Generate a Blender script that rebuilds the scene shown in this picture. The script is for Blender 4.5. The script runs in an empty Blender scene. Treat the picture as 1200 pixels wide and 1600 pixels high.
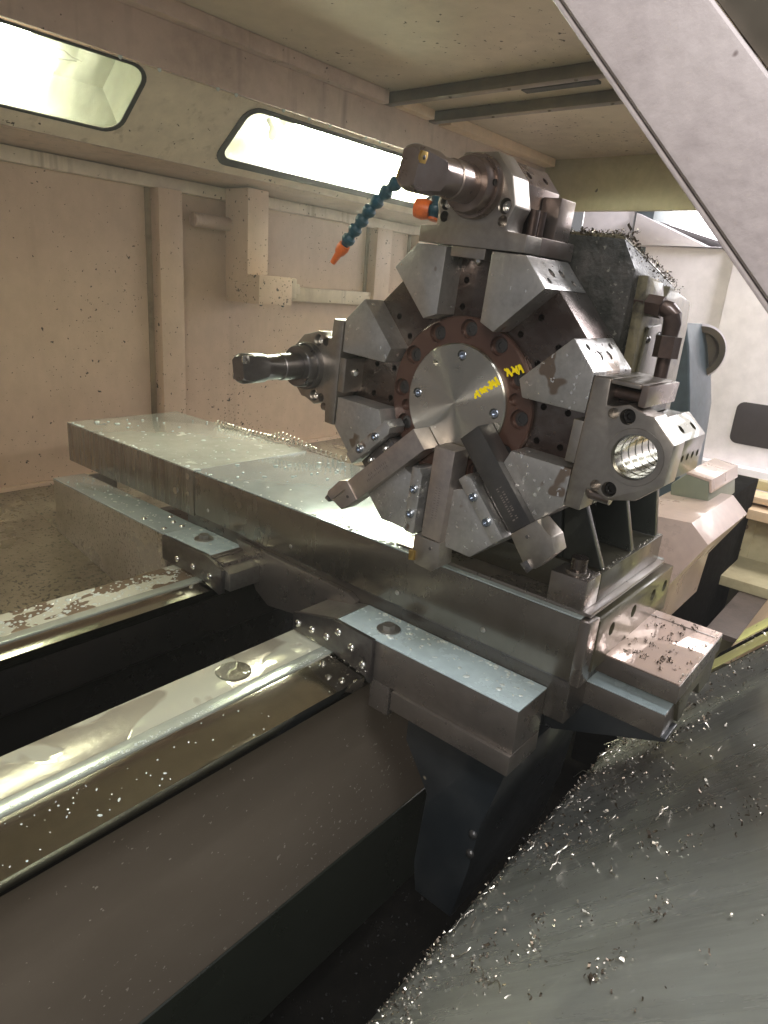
import bpy, bmesh, math, random
from mathutils import Vector, Matrix
R_ = math.radians
random.seed(7)
scene = bpy.context.scene
C = scene.collection

# ------------------------------------------------------------------ camera, world, light, exposure
cam_d = bpy.data.cameras.new('Camera')
cam_d.sensor_fit = 'VERTICAL'; cam_d.sensor_height = 36.0
cam_d.lens = 36.0 * 1039 / 1600
cam_d.clip_start = 0.02; cam_d.clip_end = 60
cam = bpy.data.objects.new('Camera', cam_d); C.objects.link(cam)
cam.matrix_world = Matrix(((0.6480, 0.1948, -0.7363, 0), (-0.7578, 0.2622, -0.5976, 0), (0.0765, 0.9453, 0.3171, 0.62), (0, 0, 0, 1)))
_q = Matrix(((0.6480, 0.1948, -0.7363), (-0.7578, 0.2622, -0.5976), (0.0765, 0.9453, 0.3171))).to_quaternion()
cam.matrix_world = Matrix.LocRotScale(Vector((0, 0, 0.62)), _q, None)
scene.camera = cam

world = bpy.data.worlds.new('World'); scene.world = world; world.use_nodes = True
bg = world.node_tree.nodes['Background']
bg.inputs[0].default_value = (0.80, 0.80, 0.86, 1); bg.inputs[1].default_value = 0.14

def area_lamp(name, loc, target, size, power, col, size_y=None):
    l = bpy.data.lights.new(name, 'AREA'); l.energy = power; l.color = col
    l.shape = 'RECTANGLE'; l.size = size; l.size_y = size_y or size
    o = bpy.data.objects.new(name, l); C.objects.link(o)
    o.location = loc
    o.rotation_euler = (Vector(target) - Vector(loc)).to_track_quat('-Z', 'Y').to_euler()
    return o
# hall lighting that falls in through the open door, behind and left of the camera
area_lamp('hall_light', (-1.6, -0.75, 1.6), (1.0, 0.8, 0.4), 1.0, 27, (1.0, 0.93, 0.86))
area_lamp('hall_light', (-0.35, -0.25, 2.3), (0.75, 0.6, 0.1), 0.7, 46, (0.93, 0.96, 1.0))
# hall lighting over the neighbouring machine beyond the open tail end
area_lamp('hall_light', (3.15, -0.7, 2.0), (3.6, 0.6, 0.4), 0.8, 62, (0.98, 0.95, 1.0))

scene.view_settings.view_transform = 'Standard'
scene.view_settings.look = 'None'
scene.view_settings.exposure = 0.75
scene.view_settings.gamma = 1.0
scene.cycles.use_denoising = True
scene.cycles.max_bounces = 10
scene.cycles.glossy_bounces = 6
scene.cycles.sample_clamp_indirect = 6.0

# ------------------------------------------------------------------ materials
MATS = {}
def mat(name, col, rough=0.5, metal=0.0, col2=None, ns=6.0, lo=0.4, hi=0.65, rough2=None, metal2=None, stretch=(1, 1, 1),
        spot=None, bump=0.0, bs=80.0, coat=0.0, coat_r=0.06, grain=None, emit=None, detail=6, ior=1.45, wave=None, drip=None):
    """procedural Principled material: two tones mixed by noise, small spots, fine bump, optional wet coat"""
    m = bpy.data.materials.new(name); m.use_nodes = True; MATS[name] = m
    nt = m.node_tree; N = nt.nodes; L = nt.links
    p = N['Principled BSDF']
    tc = N.new('ShaderNodeTexCoord')
    mp = N.new('ShaderNodeMapping'); mp.inputs['Scale'].default_value = stretch
    L.new(tc.outputs['Object'], mp.inputs[0])
    def noise(scale, det=detail, vec=None, rough_=0.6):
        n = N.new('ShaderNodeTexNoise'); n.inputs['Scale'].default_value = scale
        n.inputs['Detail'].default_value = det; n.inputs['Roughness'].default_value = rough_
        L.new((vec or mp).outputs[0], n.inputs['Vector']); return n
    def ramp(src, a, b):
        r = N.new('ShaderNodeMapRange'); r.inputs[1].default_value = a; r.inputs[2].default_value = b
        L.new(src, r.inputs[0]); return r.outputs[0]
    def mixc(f, a, b):
        x = N.new('ShaderNodeMix'); x.data_type = 'RGBA'
        if f is not None: L.new(f, x.inputs[0])
        for v, i in ((a, 6), (b, 7)):
            if isinstance(v, tuple): x.inputs[i].default_value = (*v, 1)
            else: L.new(v, x.inputs[i])
        return x.outputs[2]
    def mixf(f, a, b):
        x = N.new('ShaderNodeMix'); x.data_type = 'FLOAT'; L.new(f, x.inputs[0])
        for v, i in ((a, 2), (b, 3)):
            if isinstance(v, (int, float)): x.inputs[i].default_value = v
            else: L.new(v, x.inputs[i])
        return x.outputs[0]
    csock = None; rs = None; ms = None
    raw = N.new('ShaderNodeMapping'); raw.inputs['Location'].default_value = (3.1, 1.7, 5.3); L.new(tc.outputs['Object'], raw.inputs[0])
    fine = noise(ns * 9, 4)
    if col2:
        f = ramp(noise(ns).outputs[0], lo, hi)
        csock = mixc(f, col, col2)
        if rough2 is not None: rs = mixf(f, rough, rough2)
        if metal2 is not None: ms = mixf(f, metal, metal2)
    else:
        csock = mixc(ramp(noise(ns).outputs[0], 0.3, 0.7), tuple(c * 0.86 for c in col), tuple(min(1, c * 1.12) for c in col))
    csock = mixc(ramp(fine.outputs[0], 0.35, 0.75), csock, mixc(None, csock, tuple(min(1, c * 1.25) for c in col)))
    if rs is None:
        rs = mixf(ramp(noise(ns * 2.3).outputs[0], 0.3, 0.7), max(0.02, rough * 0.8), min(1, rough * 1.2))
    if drip:
        dm = N.new('ShaderNodeMapping'); dm.inputs['Scale'].default_value = (1, 1, .05); L.new(tc.outputs['Object'], dm.inputs[0])
        g = noise(drip[1], 3, dm); lowd = noise(3.0, 3, raw)
        mu = N.new('ShaderNodeMath'); mu.operation = 'MULTIPLY'; L.new(ramp(g.outputs[0], drip[2], drip[2] + .16), mu.inputs[0]); L.new(ramp(lowd.outputs[0], .38, .66), mu.inputs[1])
        csock = mixc(mu.outputs[0], csock, drip[0])
    if spot:
        for (scol, sscale, thr, srough) in (spot if isinstance(spot, list) else [spot]):
            g = noise(sscale, 2, raw)
            low_ = noise(2.1, 2)
            ad = N.new('ShaderNodeMath'); ad.operation = 'MULTIPLY_ADD'; ad.inputs[1].default_value = .28; L.new(low_.outputs[0], ad.inputs[0]); L.new(g.outputs[0], ad.inputs[2])
            f = ramp(ad.outputs[0], thr + .14, thr + 0.175)
            csock = mixc(f, csock, scol)
            rs = mixf(f, rs, srough)
    L.new(csock, p.inputs['Base Color']); L.new(rs, p.inputs['Roughness'])
    if ms is not None: L.new(ms, p.inputs['Metallic'])
    else: p.inputs['Metallic'].default_value = metal
    p.inputs['IOR'].default_value = ior
    hs = None
    if bump:
        b = N.new('ShaderNodeBump'); b.inputs['Strength'].default_value = bump; b.inputs['Distance'].default_value = 0.002
        L.new(noise(bs, 5).outputs[0], b.inputs['Height']); hs = b
    if grain:
        gm = N.new('ShaderNodeMapping'); gm.inputs['Scale'].default_value = grain[0]
        L.new(tc.outputs['Object'], gm.inputs[0])
        b = N.new('ShaderNodeBump'); b.inputs['Strength'].default_value = grain[1]; b.inputs['Distance'].default_value = 0.001
        L.new(noise(1.0, 3, gm).outputs[0], b.inputs['Height'])
        if hs: L.new(hs.outputs[0], b.inputs['Normal'])
        hs = b
    if hs: L.new(hs.outputs[0], p.inputs['Normal'])
    if coat:
        p.inputs['Coat Weight'].default_value = coat; p.inputs['Coat Roughness'].default_value = coat_r
        if wave:
            b = N.new('ShaderNodeBump'); b.inputs['Strength'].default_value = wave[1]; b.inputs['Distance'].default_value = 0.002
            L.new(noise(wave[0], 3).outputs[0], b.inputs['Height']); L.new(b.outputs[0], p.inputs['Coat Normal'])
    if emit:
        p.inputs['Emission Color'].default_value = (*emit[0], 1); p.inputs['Emission Strength'].default_value = emit[1]
    return m

DK = (0.05, 0.035, 0.025)
# one cream enclosure paint; wall, ceiling and beam copies hold lit and shaded tones
mat('wall_paint', (0.56, 0.415, 0.295), 0.42, col2=(0.49, 0.355, 0.245), ns=1.8, stretch=(1, 1, .7), lo=.28, hi=.75, drip=((0.45, 0.325, 0.225), 9, .54), spot=[(DK, 50, .685, .6), (DK, 95, .675, .6)], bump=.12, bs=40)
mat('cream_paint', (0.60, 0.51, 0.37), 0.45, col2=(0.46, 0.37, 0.27), ns=2.6, lo=.35, hi=.7, drip=((0.27, 0.20, 0.13), 22, .55), spot=(DK, 60, .70, .6), bump=.15, bs=30)
mat('ceiling_paint', (0.50, 0.42, 0.31), 0.38, col2=(0.40, 0.33, 0.245), ns=2.0, spot=(DK, 60, .71, .6), bump=.1, bs=30)
mat('beam_paint', (0.49, 0.365, 0.285), 0.42, col2=(0.37, 0.27, 0.21), ns=3.0, drip=((0.25, 0.18, 0.14), 20, .55), spot=[(DK, 60, .70, .6)], bump=.2, bs=40)
mat('grime_strip', (0.30, 0.23, 0.15), 0.5, col2=(0.14, 0.10, 0.065), ns=5.0, bump=.2)  # dark brown for the painted shade beside the wall posts
mat('bar_steel', (0.10, 0.085, 0.065), 0.4, .6, col2=(0.17, 0.13, 0.09), ns=8)
mat('rubber', (0.018, 0.018, 0.018), 0.6, bump=.3, bs=60)
mat('lamp_box_paint', (0.50, 0.50, 0.44), 0.55, col2=(0.45, 0.45, 0.39), ns=3)
mat('socket_grey', (0.18, 0.19, 0.17), 0.5)
mat('wire_grey', (0.12, 0.12, 0.09), 0.5)
mat('tube_glow', (1, 1, 1), 0.4, emit=((1.0, 0.985, 0.94), 250.0))
mat('tube_glow_dim', (1, 1, 1), 0.4, emit=((1.0, 1.0, 0.93), 70.0))
mat('door_paint', (0.29, 0.25, 0.24), 0.5, col2=(0.22, 0.185, 0.18), ns=9, spot=[((0.12, 0.09, 0.085), 38, .70, .5)], bump=.3, bs=70)
mat('wall_rail_paint', (0.40, 0.35, 0.33), 0.5, col2=(0.20, 0.16, 0.15), ns=40, lo=.45, hi=.6, bump=.4, bs=90)
# metal
mat('steel', (0.40, 0.385, 0.355), 0.36, .9, col2=(0.30, 0.285, 0.26), ns=10, grain=((900, 40, 12), .12), spot=((0.62, 0.62, 0.6), 120, .72, .12), coat=.35, coat_r=.12)
mat('steel_speckled', (0.43, 0.42, 0.40), 0.34, .8, col2=(0.32, 0.31, 0.29), ns=16, grain=((60, 420, 60), .25), spot=[((0.22, 0.17, 0.13), 24, .64, .3), ((0.75, 0.75, 0.72), 110, .66, .08)], coat=.4, coat_r=.12, wave=(120, .25), bump=.1, bs=120)
mat('steel_dark', (0.17, 0.16, 0.155), 0.32, .9, col2=(0.11, 0.10, 0.10), ns=12, coat=.3)
mat('steel_bright', (0.62, 0.61, 0.58), 0.22, 1.0, ns=14)
mat('bore_steel', (0.36, 0.36, 0.31), 0.15, 1.0, ns=20)
mat('black_oxide', (0.06, 0.058, 0.058), 0.34, .7, col2=(0.09, 0.085, 0.08), ns=18, bump=.1)
mat('stained_steel', (0.065, 0.042, 0.033), 0.28, .9, col2=(0.19, 0.165, 0.145), ns=9, stretch=(1, 1, 1.6), lo=.42, hi=.62, coat=.4, coat_r=.1)
mat('holder_steel', (0.38, 0.35, 0.31), 0.34, .95, col2=(0.29, 0.26, 0.23), ns=12, coat=.2, bump=.06, bs=90)
mat('holder_brown', (0.20, 0.15, 0.125), 0.30, .85, col2=(0.29, 0.25, 0.225), ns=14, coat=.35)
mat('ring_red', (0.072, 0.036, 0.027), 0.36, .4, col2=(0.105, 0.056, 0.038), ns=9, coat=.4, coat_r=.12, spot=((0.30, 0.15, 0.05), 40, .74, .3))
mat('shank_steel', (0.42, 0.36, 0.32), 0.34, .85, col2=(0.34, 0.30, 0.28), ns=14, grain=((40, 40, 500), .1))
mat('etch_dark', (0.20, 0.17, 0.155), 0.5, .6)
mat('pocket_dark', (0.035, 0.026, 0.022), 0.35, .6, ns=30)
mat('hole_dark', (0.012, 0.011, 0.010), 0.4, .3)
mat('insert_gold', (0.62, 0.42, 0.14), 0.3, 1.0)
mat('carbide', (0.20, 0.19, 0.19), 0.25, .9)
mat('screw_blue', (0.36, 0.40, 0.46), 0.22, 1.0)
mat('marker_yellow', (0.85, 0.66, 0.0), 0.6)
# slide and saddle: ground steel wet with coolant
mat('wet_top', (0.46, 0.53, 0.53), 0.2, .4, col2=(0.38, 0.45, 0.46), ns=3.5, coat=1, coat_r=.05, wave=(22, .14), spot=((0.64, 0.68, 0.66), 70, .72, .15), grain=((30, 600, 30), .05))
mat('wet_top_tan', (0.48, 0.49, 0.44), 0.24, .2, col2=(0.40, 0.40, 0.35), ns=3.5, coat=1, coat_r=.08, wave=(20, .14), spot=((0.64, 0.66, 0.62), 50, .69, .15))
mat('wet_top_blue', (0.50, 0.60, 0.62), 0.26, .15, col2=(0.41, 0.50, 0.53), ns=5, coat=1, coat_r=.07, wave=(30, .15))
mat('slide_side', (0.205, 0.185, 0.155), 0.27, .85, col2=(0.165, 0.145, 0.115), ns=4, stretch=(1, 1.5, .8), coat=.6, coat_r=.1, grain=((30, 500, 30), .03))
mat('streaky_plate', (0.28, 0.26, 0.225), 0.28, .85, col2=(0.14, 0.115, 0.09), ns=10, stretch=(1, 3.2, .25), lo=.38, hi=.66, coat=.7, coat_r=.08, wave=(60, .3))
mat('saddle_dark', (0.115, 0.105, 0.095), 0.28, .8, col2=(0.16, 0.14, 0.12), ns=6, coat=.5, coat_r=.1)
mat('saddle_front', (0.20, 0.175, 0.155), 0.29, .8, col2=(0.27, 0.24, 0.215), ns=7, coat=.5, coat_r=.1)
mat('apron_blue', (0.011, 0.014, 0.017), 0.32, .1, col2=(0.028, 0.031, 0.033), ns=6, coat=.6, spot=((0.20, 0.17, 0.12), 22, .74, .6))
mat('speckled_plate', (0.46, 0.41, 0.33), 0.3, .5, col2=(0.30, 0.25, 0.165), ns=3.5, lo=.42, hi=.6, spot=[((0.24, 0.20, 0.14), 150, .585, .4), ((0.10, 0.085, 0.06), 60, .69, .5)], coat=.3, bump=.25, bs=130)
mat('tray_grime', (0.27, 0.225, 0.16), 0.3, .2, col2=(0.13, 0.105, 0.075), ns=5, lo=.35, hi=.68, spot=[((0.06, 0.05, 0.04), 110, .60, .4)], coat=.5, coat_r=.15, bump=.3, bs=90)
# bed
mat('rail_face', (0.50, 0.48, 0.43), 0.07, 1.0, col2=(0.46, 0.44, 0.39), ns=3, grain=((3, 900, 900), .04))
mat('rail_edge', (0.58, 0.63, 0.56), 0.2, .6, ns=9, coat=.6)
mat('bed_paint', (0.105, 0.085, 0.064), 0.22, .1, col2=(0.165, 0.137, 0.106), ns=1.5, coat=.7, coat_r=.14, stretch=(.5, 1, 1), bump=.12, bs=35, spot=[((0.25, 0.215, 0.175), 110, .70, .3)])
mat('bed_green', (0.012, 0.014, 0.010), 0.3, .1, ns=4, coat=.5)
mat('bed_black', (0.010, 0.009, 0.009), 0.28, .2, col2=(0.018, 0.015, 0.013), ns=4, coat=.4, coat_r=.2)
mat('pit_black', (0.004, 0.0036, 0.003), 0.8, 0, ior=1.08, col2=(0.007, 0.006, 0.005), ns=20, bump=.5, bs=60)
# chip guard etc.
mat('guard_wet', (0.27, 0.275, 0.245), 0.30, .2, col2=(0.18, 0.18, 0.155), ns=2.2, lo=.34, hi=.68, stretch=(5, .6, .6), coat=.85, coat_r=.14, wave=(14, .35), bump=.15, bs=25, spot=[((0.38, 0.38, 0.345), 80, .69, .2)])
mat('chip_metal', (0.46, 0.43, 0.37), 0.36, 1.0, ns=30)
mat('chip_dark', (0.13, 0.105, 0.08), 0.35, .9, ns=30)
mat('pit_chip', (0.010, 0.009, 0.008), 0.6, .2, ns=30)
mat('housing_paint', (0.19, 0.16, 0.09), 0.4, .1, col2=(0.045, 0.038, 0.026), ns=16, lo=.45, hi=.60,  coat=.4, bump=.35, bs=60)
mat('housing_front', (0.022, 0.022, 0.017), 0.5, .1, col2=(0.075, 0.066, 0.056), ns=17, lo=.46, hi=.62, coat=.15, coat_r=.25, bump=1., bs=110, spot=((0.16, 0.15, 0.12), 130, .66, .3))
mat('pedestal_dark', (0.014, 0.016, 0.013), 0.33, .2, col2=(0.028, 0.030, 0.025), ns=5, coat=.4)
mat('base_olive', (0.105, 0.095, 0.058), 0.32, .4, col2=(0.065, 0.058, 0.038), ns=8, coat=.5, bump=.2)
mat('base_dark', (0.055, 0.050, 0.032), 0.32, .4, col2=(0.035, 0.031, 0.021), ns=8, coat=.5, bump=.2)
mat('copper_fitting', (0.085, 0.055, 0.042), 0.42, .6, col2=(0.06, 0.042, 0.036), ns=22, coat=.3, bump=.3, bs=120)
mat('hose_blue', (0.008, 0.058, 0.085), 0.45, 0, col2=(0.02, 0.05, 0.06), ns=60, coat=.15)
mat('hose_orange', (0.66, 0.14, 0.02), 0.45, 0, col2=(0.45, 0.10, 0.03), ns=60)
mat('cover_pink', (0.45, 0.335, 0.28), 0.3, .1, col2=(0.36, 0.26, 0.215), ns=5, coat=.4)
mat('tail_green', (0.16, 0.165, 0.115), 0.4, .1, ns=6)
mat('tail_blue', (0.075, 0.098, 0.11), 0.4, .2, col2=(0.04, 0.05, 0.054), ns=5)
mat('cabinet_white', (0.78, 0.72, 0.74), 0.5, ns=2)
mat('cabinet_window', (0.04, 0.032, 0.034), 0.2, ns=6)
mat('end_paint', (0.42, 0.37, 0.22), 0.5, col2=(0.34, 0.28, 0.16), ns=4, spot=(DK, 30, .74, .6))
mat('pit_brown', (0.10, 0.075, 0.06), 0.4, .1, col2=(0.06, 0.045, 0.036), ns=8, bump=.3)
mat('lip_tan', (0.66, 0.48, 0.30), 0.5, ns=6)
mat('lip_yellow', (0.56, 0.53, 0.22), 0.4, ns=8, coat=.4, bump=.2)
mat('hall_glow', (1, 1, 1), 0.5, emit=((1.0, 0.98, 0.97), 3.0))
mat('water', (0.95, 0.96, 0.94), 0.02, 0, ns=20, ior=1.2)
MATS['water'].node_tree.nodes['Principled BSDF'].inputs['Transmission Weight'].default_value = 1.
mat('droplet', (0.50, 0.54, 0.51), 0.06, 0, ns=20, coat=1, coat_r=.02)

def pool_material(name, pool, dry, scale, thr, drop_scale=160., metal=.75, soft=.012):
    """standing coolant with irregular shorelines over a duller wet steel"""
    m = bpy.data.materials.new(name); m.use_nodes = True; MATS[name] = m
    nt = m.node_tree; N = nt.nodes; L = nt.links; p = N['Principled BSDF']
    tc = N.new('ShaderNodeTexCoord')
    n = N.new('ShaderNodeTexNoise'); n.inputs['Scale'].default_value = scale; n.inputs['Detail'].default_value = 3; n.inputs['Distortion'].default_value = .6
    L.new(tc.outputs['Object'], n.inputs['Vector'])
    mr = N.new('ShaderNodeMapRange'); mr.inputs[1].default_value = thr; mr.inputs[2].default_value = thr + soft
    L.new(n.outputs[0], mr.inputs[0])
    n2 = N.new('ShaderNodeTexNoise'); n2.inputs['Scale'].default_value = drop_scale; n2.inputs['Detail'].default_value = 3
    L.new(tc.outputs['Object'], n2.inputs['Vector'])
    inv = N.new('ShaderNodeMath'); inv.operation = 'SUBTRACT'; inv.inputs[0].default_value = 1; L.new(mr.outputs[0], inv.inputs[1])
    mul = N.new('ShaderNodeMath'); mul.operation = 'MULTIPLY'; L.new(inv.outputs[0], mul.inputs[0]); L.new(n2.outputs[0], mul.inputs[1])
    add = N.new('ShaderNodeMath'); add.operation = 'ADD'; L.new(mul.outputs[0], add.inputs[0]); L.new(mr.outputs[0], add.inputs[1])
    b = N.new('ShaderNodeBump'); b.inputs['Strength'].default_value = .5; b.inputs['Distance'].default_value = .0015
    L.new(add.outputs[0], b.inputs['Height']); L.new(b.outputs[0], p.inputs['Normal'])
    c = N.new('ShaderNodeMix'); c.data_type = 'RGBA'; c.inputs[6].default_value = (*dry, 1); c.inputs[7].default_value = (*pool, 1)
    L.new(mr.outputs[0], c.inputs[0]); L.new(c.outputs[2], p.inputs['Base Color'])
    r = N.new('ShaderNodeMix'); r.data_type = 'FLOAT'; r.inputs[2].default_value = .24; r.inputs[3].default_value = .05
    L.new(mr.outputs[0], r.inputs[0]); L.new(r.outputs[0], p.inputs['Roughness'])
    p.inputs['Metallic'].default_value = metal
    return m
pool_material('rail_pool_rear', (0.74, 0.74, 0.62), (0.22, 0.16, 0.11), 17, .47, 160., .4)
pool_material('rail_pool_near', (0.70, 0.70, 0.57), (0.40, 0.37, 0.30), 5, .43, 40., .45, .02)
pool_material('tray_pool', (0.70, 0.54, 0.46), (0.17, 0.13, 0.09), 13, .37, 160., .4)

def turned_material():
    """lathe-turned face: tiny concentric grooves, giving the anisotropic cross of highlights"""
    m = bpy.data.materials.new('turned_face'); m.use_nodes = True; MATS['turned_face'] = m
    nt = m.node_tree; N = nt.nodes; L = nt.links; p = N['Principled BSDF']
    p.inputs['Base Color'].default_value = (0.56, 0.54, 0.47, 1); p.inputs['Metallic'].default_value = 1
    p.inputs['Roughness'].default_value = .3; p.inputs['Anisotropic'].default_value = .97; p.inputs['Anisotropic Rotation'].default_value = .25
    t = N.new('ShaderNodeTangent'); t.direction_type = 'RADIAL'; t.axis = 'X'
    L.new(t.outputs[0], p.inputs['Tangent'])
    tc = N.new('ShaderNodeTexCoord')
    n = N.new('ShaderNodeTexNoise'); n.inputs['Scale'].default_value = 60
    L.new(tc.outputs['Object'], n.inputs['Vector'])
    mr = N.new('ShaderNodeMapRange'); mr.inputs[3].default_value = .22; mr.inputs[4].default_value = .30
    L.new(n.outputs[0], mr.inputs[0]); L.new(mr.outputs[0], p.inputs['Roughness'])
turned_material()

def pane_material():
    m = bpy.data.materials.new('lamp_pane'); m.use_nodes = True; MATS['lamp_pane'] = m
    nt = m.node_tree; N = nt.nodes; L = nt.links
    N.remove(N['Principled BSDF'])
    tr = N.new('ShaderNodeBsdfTransparent'); tr.inputs[0].default_value = (.93, .95, .86, 1)
    gl = N.new('ShaderNodeBsdfGlossy'); gl.inputs['Roughness'].default_value = .06
    lw = N.new('ShaderNodeLayerWeight'); lw.inputs[0].default_value = .3
    pw = N.new('ShaderNodeMath'); pw.operation = 'POWER'; pw.inputs[1].default_value = 4; L.new(lw.outputs['Facing'], pw.inputs[0])
    fr = N.new('ShaderNodeMath'); fr.operation = 'MULTIPLY_ADD'; fr.inputs[1].default_value = .6; fr.inputs[2].default_value = .04; L.new(pw.outputs[0], fr.inputs[0])
    mx = N.new('ShaderNodeMixShader'); L.new(fr.outputs[0], mx.inputs[0]); L.new(tr.outputs[0], mx.inputs[1]); L.new(gl.outputs[0], mx.inputs[2])
    tc = N.new('ShaderNodeTexCoord'); mp = N.new('ShaderNodeMapping'); mp.inputs['Scale'].default_value = (1, .35, .35); L.new(tc.outputs['Object'], mp.inputs[0])
    n = N.new('ShaderNodeTexNoise'); n.inputs['Scale'].default_value = 26; n.inputs['Detail'].default_value = 6; L.new(mp.outputs[0], n.inputs['Vector'])
    mr = N.new('ShaderNodeMapRange'); mr.inputs[1].default_value = .35; mr.inputs[2].default_value = .8; mr.inputs[3].default_value = .05; mr.inputs[4].default_value = .34; L.new(n.outputs[0], mr.inputs[0])
    df = N.new('ShaderNodeBsdfTranslucent'); df.inputs[0].default_value = (.8, .8, .66, 1)
    m2 = N.new('ShaderNodeMixShader'); L.new(mr.outputs[0], m2.inputs[0]); L.new(mx.outputs[0], m2.inputs[1]); L.new(df.outputs[0], m2.inputs[2])
    L.new(m2.outputs[0], N['Material Output'].inputs[0])
pane_material()

# ------------------------------------------------------------------ mesh helpers
def new_obj(name, me, m, parent=None):
    o = bpy.data.objects.new(name, me); C.objects.link(o)
    if m is not None: me.materials.append(MATS[m])
    if parent is not None: o.parent = parent
    return o
def from_bm(name, bm, m, parent=None, smooth=None):
    bmesh.ops.recalc_face_normals(bm, faces=bm.faces[:])
    me = bpy.data.meshes.new(name); bm.to_mesh(me); bm.free()
    if smooth is not None:
        for p in me.polygons: p.use_smooth = True
        me.set_sharp_from_angle(angle=R_(smooth))
    return new_obj(name, me, m, parent)
def bevel(bm, w, seg=1, ang=25):
    if w <= 0: return
    es = [e for e in bm.edges if len(e.link_faces) == 2 and e.calc_face_angle(0) > R_(ang)]
    bmesh.ops.bevel(bm, geom=es, offset=w, segments=seg, profile=.6, affect='EDGES', clamp_overlap=True)
def prism_bm(pts, a0, a1, axis='x', bm=None):
    """pts: 2-D outline; axis x -> (y,z), y -> (x,z), z -> (x,y); extruded a0..a1"""
    bm = bm or bmesh.new()
    def P(p, a): return {'x': (a, p[0], p[1]), 'y': (p[0], a, p[1]), 'z': (p[0], p[1], a)}[axis]
    A = [bm.verts.new(P(p, a0)) for p in pts]; B = [bm.verts.new(P(p, a1)) for p in pts]
    bm.faces.new(A); bm.faces.new(B[::-1])
    n = len(pts)
    for i in range(n): bm.faces.new((A[i], A[(i + 1) % n], B[(i + 1) % n], B[i]))
    bmesh.ops.recalc_face_normals(bm, faces=bm.faces[:])
    return bm
def prism(name, pts, a0, a1, m, axis='x', parent=None, bev=.0015, seg=2):
    bm = prism_bm(pts, a0, a1, axis); bevel(bm, bev, seg)
    return from_bm(name, bm, m, parent, smooth=35)
def box(name, x0, x1, y0, y1, z0, z1, m, parent=None, bev=.0015, seg=2):
    return prism(name, [(y0, z0), (y1, z0), (y1, z1), (y0, z1)], x0, x1, m, 'x', parent, bev, seg)
def circ(cx, cy, r, n=24, a0=0., a1=2 * math.pi, closed=True):
    k = n if closed else n + 1
    return [(cx + r * math.cos(a0 + (a1 - a0) * i / n), cy + r * math.sin(a0 + (a1 - a0) * i / n)) for i in range(k)]
def cyl_bm(p0, p1, r0, r1=None, n=20, bm=None):
    bm = bm or bmesh.new(); r1 = r0 if r1 is None else r1
    p0 = Vector(p0); p1 = Vector(p1); d = (p1 - p0).normalized()
    a = d.orthogonal().normalized(); b = d.cross(a)
    A = [bm.verts.new(p0 + (a * math.cos(t) + b * math.sin(t)) * r0) for t in [2 * math.pi * i / n for i in range(n)]]
    B = [bm.verts.new(p1 + (a * math.cos(t) + b * math.sin(t)) * r1) for t in [2 * math.pi * i / n for i in range(n)]]
    bm.faces.new(A[::-1]); bm.faces.new(B)
    for i in range(n): bm.faces.new((A[i], A[(i + 1) % n], B[(i + 1) % n], B[i]))
    return bm
def cyl(name, p0, p1, r0, m, parent=None, r1=None, n=20, bev=0.0008):
    bm = cyl_bm(p0, p1, r0, r1, n); bevel(bm, bev, 1, 40)
    return from_bm(name, bm, m, parent, smooth=40)
def lathe(name, p0, axis, prof, m, parent=None, n=28):
    """prof: list of (s, r) along the axis from p0"""
    bm = bmesh.new(); p0 = Vector(p0); d = Vector(axis).normalized(); a = d.orthogonal().normalized(); b = d.cross(a)
    rings = []
    for s, r in prof:
        rings.append([bm.verts.new(p0 + d * s + (a * math.cos(t) + b * math.sin(t)) * max(r, 1e-5)) for t in [2 * math.pi * i / n for i in range(n)]])
    for A, B in zip(rings, rings[1:]):
        for i in range(n): bm.faces.new((A[i], A[(i + 1) % n], B[(i + 1) % n], B[i]))
    bm.faces.new(rings[0][::-1]); bm.faces.new(rings[-1])
    return from_bm(name, bm, m, parent, smooth=38)
def tube_bm(path, r, n=8, bm=None):
    bm = bm or bmesh.new(); rings = []
    path = [Vector(p) for p in path]; up = Vector((.3, .2, 1)).normalized()
    for i, p in enumerate(path):
        d = (path[min(i + 1, len(path) - 1)] - path[max(i - 1, 0)]).normalized()
        a = d.cross(up)
        if a.length < .05: a = d.orthogonal()
        a.normalize(); b = d.cross(a); rr = r[i] if isinstance(r, list) else r
        rings.append([bm.verts.new(p + (a * math.cos(t) + b * math.sin(t)) * rr) for t in [2 * math.pi * k / n for k in range(n)]])
    for A, B in zip(rings, rings[1:]):
        for k in range(n): bm.faces.new((A[k], A[(k + 1) % n], B[(k + 1) % n], B[k]))
    bm.faces.new(rings[0][::-1]); bm.faces.new(rings[-1])
    return bm
def cut(o, bms):
    """subtract the union of closed meshes from o (result baked)"""
    tmp = []
    for i, bm in enumerate(bms):
        bmesh.ops.recalc_face_normals(bm, faces=bm.faces[:])
        me = bpy.data.meshes.new('cutter'); bm.to_mesh(me); bm.free()
        c = bpy.data.objects.new('cutter', me); C.objects.link(c); tmp.append(c)
        md = o.modifiers.new('b%d' % i, 'BOOLEAN'); md.operation = 'DIFFERENCE'; md.solver = 'EXACT'; md.object = c; md.use_self = True
    par = o.parent; o.parent = None
    bpy.context.view_layer.update()
    dg = bpy.context.evaluated_depsgraph_get()
    me = bpy.data.meshes.new_from_object(o.evaluated_get(dg), depsgraph=dg)
    o.modifiers.clear(); old = o.data; o.data = me; bpy.data.meshes.remove(old)
    for p in me.polygons: p.use_smooth = True
    me.set_sharp_from_angle(angle=R_(32))
    for c in tmp:
        d = c.data; bpy.data.objects.remove(c); bpy.data.meshes.remove(d)
    o.parent = par
    return o
def multi(bms_fn):
    bm = bmesh.new(); bms_fn(bm); return bm
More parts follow.
